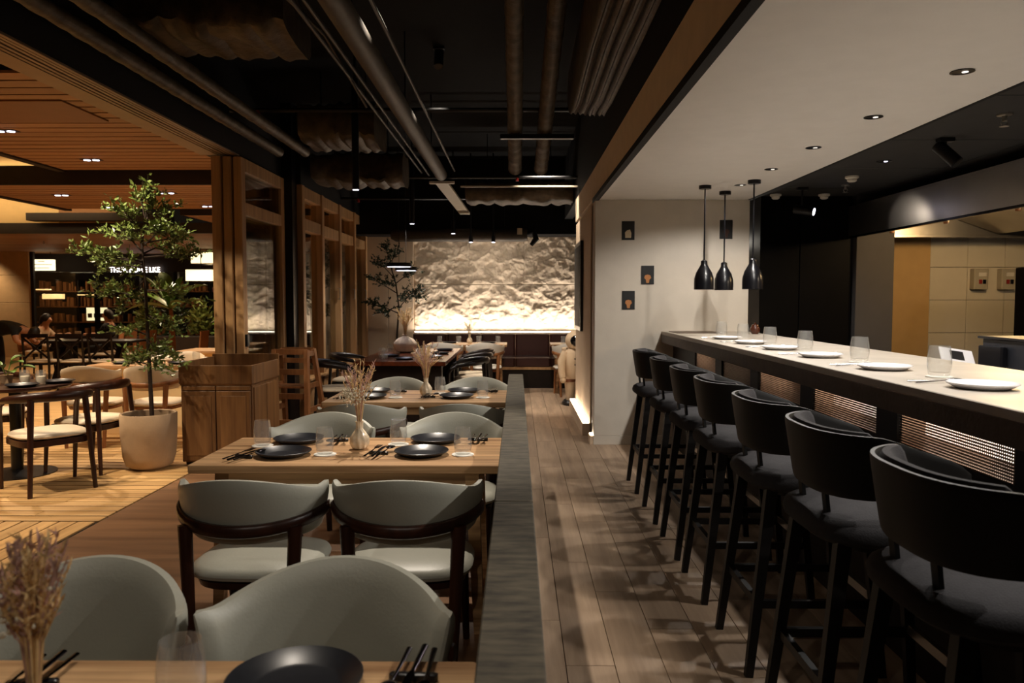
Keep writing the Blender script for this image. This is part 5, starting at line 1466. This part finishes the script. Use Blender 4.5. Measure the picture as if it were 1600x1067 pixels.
tag(MB().cbox((-0.72, 9.82, 2.865), (0.77, 9.86, 2.885), 0.004).build('steel_angle', 'grey_plastic'), 'thin pale steel angle crossing to the beige fascia', 'rail')
# fan coil across the back
fcu = empty('air_duct', (-1.0, 12.25, 2.46), label='grey rounded air duct across the ceiling in front of the rock wall', cat='duct')
MB().tube([(-1.0, 0, 0), (-0.92, 0, 0), (1.1, 0, 0), (1.16, 0, 0)], [0.06, 0.105, 0.105, 0.08], 18).build('casing', 'pipe', fcu, smooth=True)
MB().cbox((1.0, -0.12, 0.0), (1.08, -0.105, 0.10), 0.002).build('label_plate', 'art_cream', fcu)
MB().tube([(1.16, 0, 0.02), (1.26, 0, 0.06), (1.30, 0, -0.06), (1.22, 0, -0.16)], [0.03, 0.05, 0.05, 0.03], 10).build('flexible_hose', 'black_paint', fcu, smooth=True)
for x in (-0.7, 0.8):
    MB().tube([(x, 0, 0.1), (x, 0, 1.2)], 0.008, 6).build('hanger', 'black_metal', fcu)

def hanging_spot(x, y, zb, label, power, size=70, target=None, color=NEUTRAL, L=0.35):
    e = empty('hanging_spot', (x, y, 0), label=label, cat='spotlight', group='slim black hanging ceiling spots')
    MB().tube([(0, 0, zb+L), (0, 0, 3.7)], 0.012, 8).build('rod', 'black_metal', e)
    MB().tube([(0, 0, zb), (0, 0, zb+L)], 0.032, 18).build('body', 'black_gloss', e, smooth=True)
    MB().tube([(0, 0, zb-0.003), (0, 0, zb-0.0005)], 0.027, 16).build('lens', 'lamp_cool', e)
    if power: spot((x, y, zb-0.01), power, color, size, 0.6, target=target, radius=0.03)
hanging_spot(-1.48, 7.1, 2.45, 'slim black hanging spot above the high chair', 70, 130, L=1.0)
hanging_spot(-1.40, 10.3, 2.45, 'slim black hanging spot above the long dark table', 110, 140, L=1.0)
hanging_spot(-0.98, 11.85, 2.45, 'short hanging spot above the left of the bench table', 70, 70, L=0.2)
hanging_spot(-0.72, 12.0, 2.33, 'small hanging spot before the rock wall, left of the pair', 16, 100, L=0.1, target=(-0.9, 13.2, 1.75))
hanging_spot(-0.37, 12.0, 2.33, 'small hanging spot before the rock wall, right of the pair', 16, 100, L=0.1, target=(0.1, 13.2, 1.75))
# disc pendants over the long table
for x, y, z, r, l in [(-1.52, 9.9, 1.86, 0.165, 'left flat black disc pendant with lit underside over the long table'), (-1.50, 10.4, 1.83, 0.15, 'right flat black disc pendant with lit underside over the long table')]:
    e = empty('disc_pendant', (x, y, z), label=l, cat='pendant lamp', group='flat disc pendants')
    MB().lathe([(0.0, 0.05), (r, 0.05), (r, 0.0), (r-0.012, 0.0), (r-0.012, 0.03), (0.0, 0.03)], 32).build('shade', 'black_metal', e, smooth=True)
    MB().lathe([(0.0, 0.002), (r-0.014, 0.002), (r-0.014, 0.012), (0.0, 0.012)], 28).build('diffuser', 'lamp_cool', e)
    MB().tube([(0, 0, 0.05), (0, 0, 3.7-z)], 0.003, 6).build('cord', 'black_metal', e)

# ------------------------------------------------------------------ dining spots (fixtures on the black ceiling)
track_spot(-0.70, 4.9, 3.70, (-0.72, 3.45, 0.75), 'black track spot lighting the middle table', 'lamp_off', 340, 42, NEUTRAL)
track_spot(-0.70, 7.0, 3.70, (-0.70, 5.5, 0.75), 'black track spot lighting the third table', 'lamp_off', 240, 42, NEUTRAL)
track_spot(-0.70, 2.6, 3.70, (-0.72, 1.2, 0.75), 'black track spot lighting the nearest table', 'lamp_off', 90, 42, NEUTRAL)
track_spot(0.35, 9.3, 3.70, (0.4, 11.3, 0.0), 'black track spot lighting the passage before the bench', 'lamp_off', 260, 60, NEUTRAL)

# patio downlights throw warm light on the deck, chairs and tree
for x, y, z, p, s in [(-4.72, 7.15, 2.97, 260, 95), (-4.74, 8.62, 2.97, 200, 95), (-4.55, 10.05, 2.80, 130, 100), (-6.05, 10.25, 2.80, 130, 100), (-3.9, 4.9, 2.97, 190, 95), (-5.0, 4.6, 2.97, 200, 95), (-6.1, 11.6, 2.8, 110, 110), (-4.6, 11.5, 2.8, 100, 100)]:
    spot((x, y, z), p, PATIO, s, 0.5, radius=0.04)
spot((-3.6, 5.9, 2.95), 150, (1.0, 0.84, 0.6), 60, 0.4, target=(-3.1, 6.5, 1.7), radius=0.03)
for x, y in [(-8.0, 14.9), (-10.0, 15.5), (-6.6, 15.5), (-7.0, 17.0)]:  # extra spots without fixtures, added to brighten the far guests
    spot((x, y, 2.58), 90, (1.0, 0.70, 0.42), 120, 0.6, radius=0.05)

spot((-13.2, 18.2, 2.55), 60, (1.0, 0.72, 0.42), 110, 0.7, target=(-13.4, 19.2, 0.8), radius=0.05)  # unseen spot added to wash the cream stone panels
for x, y, l in [(-1.5, -1.2, 'unseen fill spotlight added behind the viewpoint, left one'), (-0.2, -1.2, 'unseen fill spotlight added behind the viewpoint, right one')]:  # unseen fill spots, added to light the chair backs from behind the camera
    track_spot(x, y, 3.70, (-0.6, 2.4, 0.7), l, 'lamp_off', 36, 42, NEUTRAL)
point((2.42, 8.9, 2.1), 6, (1.0, 0.92, 0.78), 0.05)  # unseen light added to brighten the passage wall
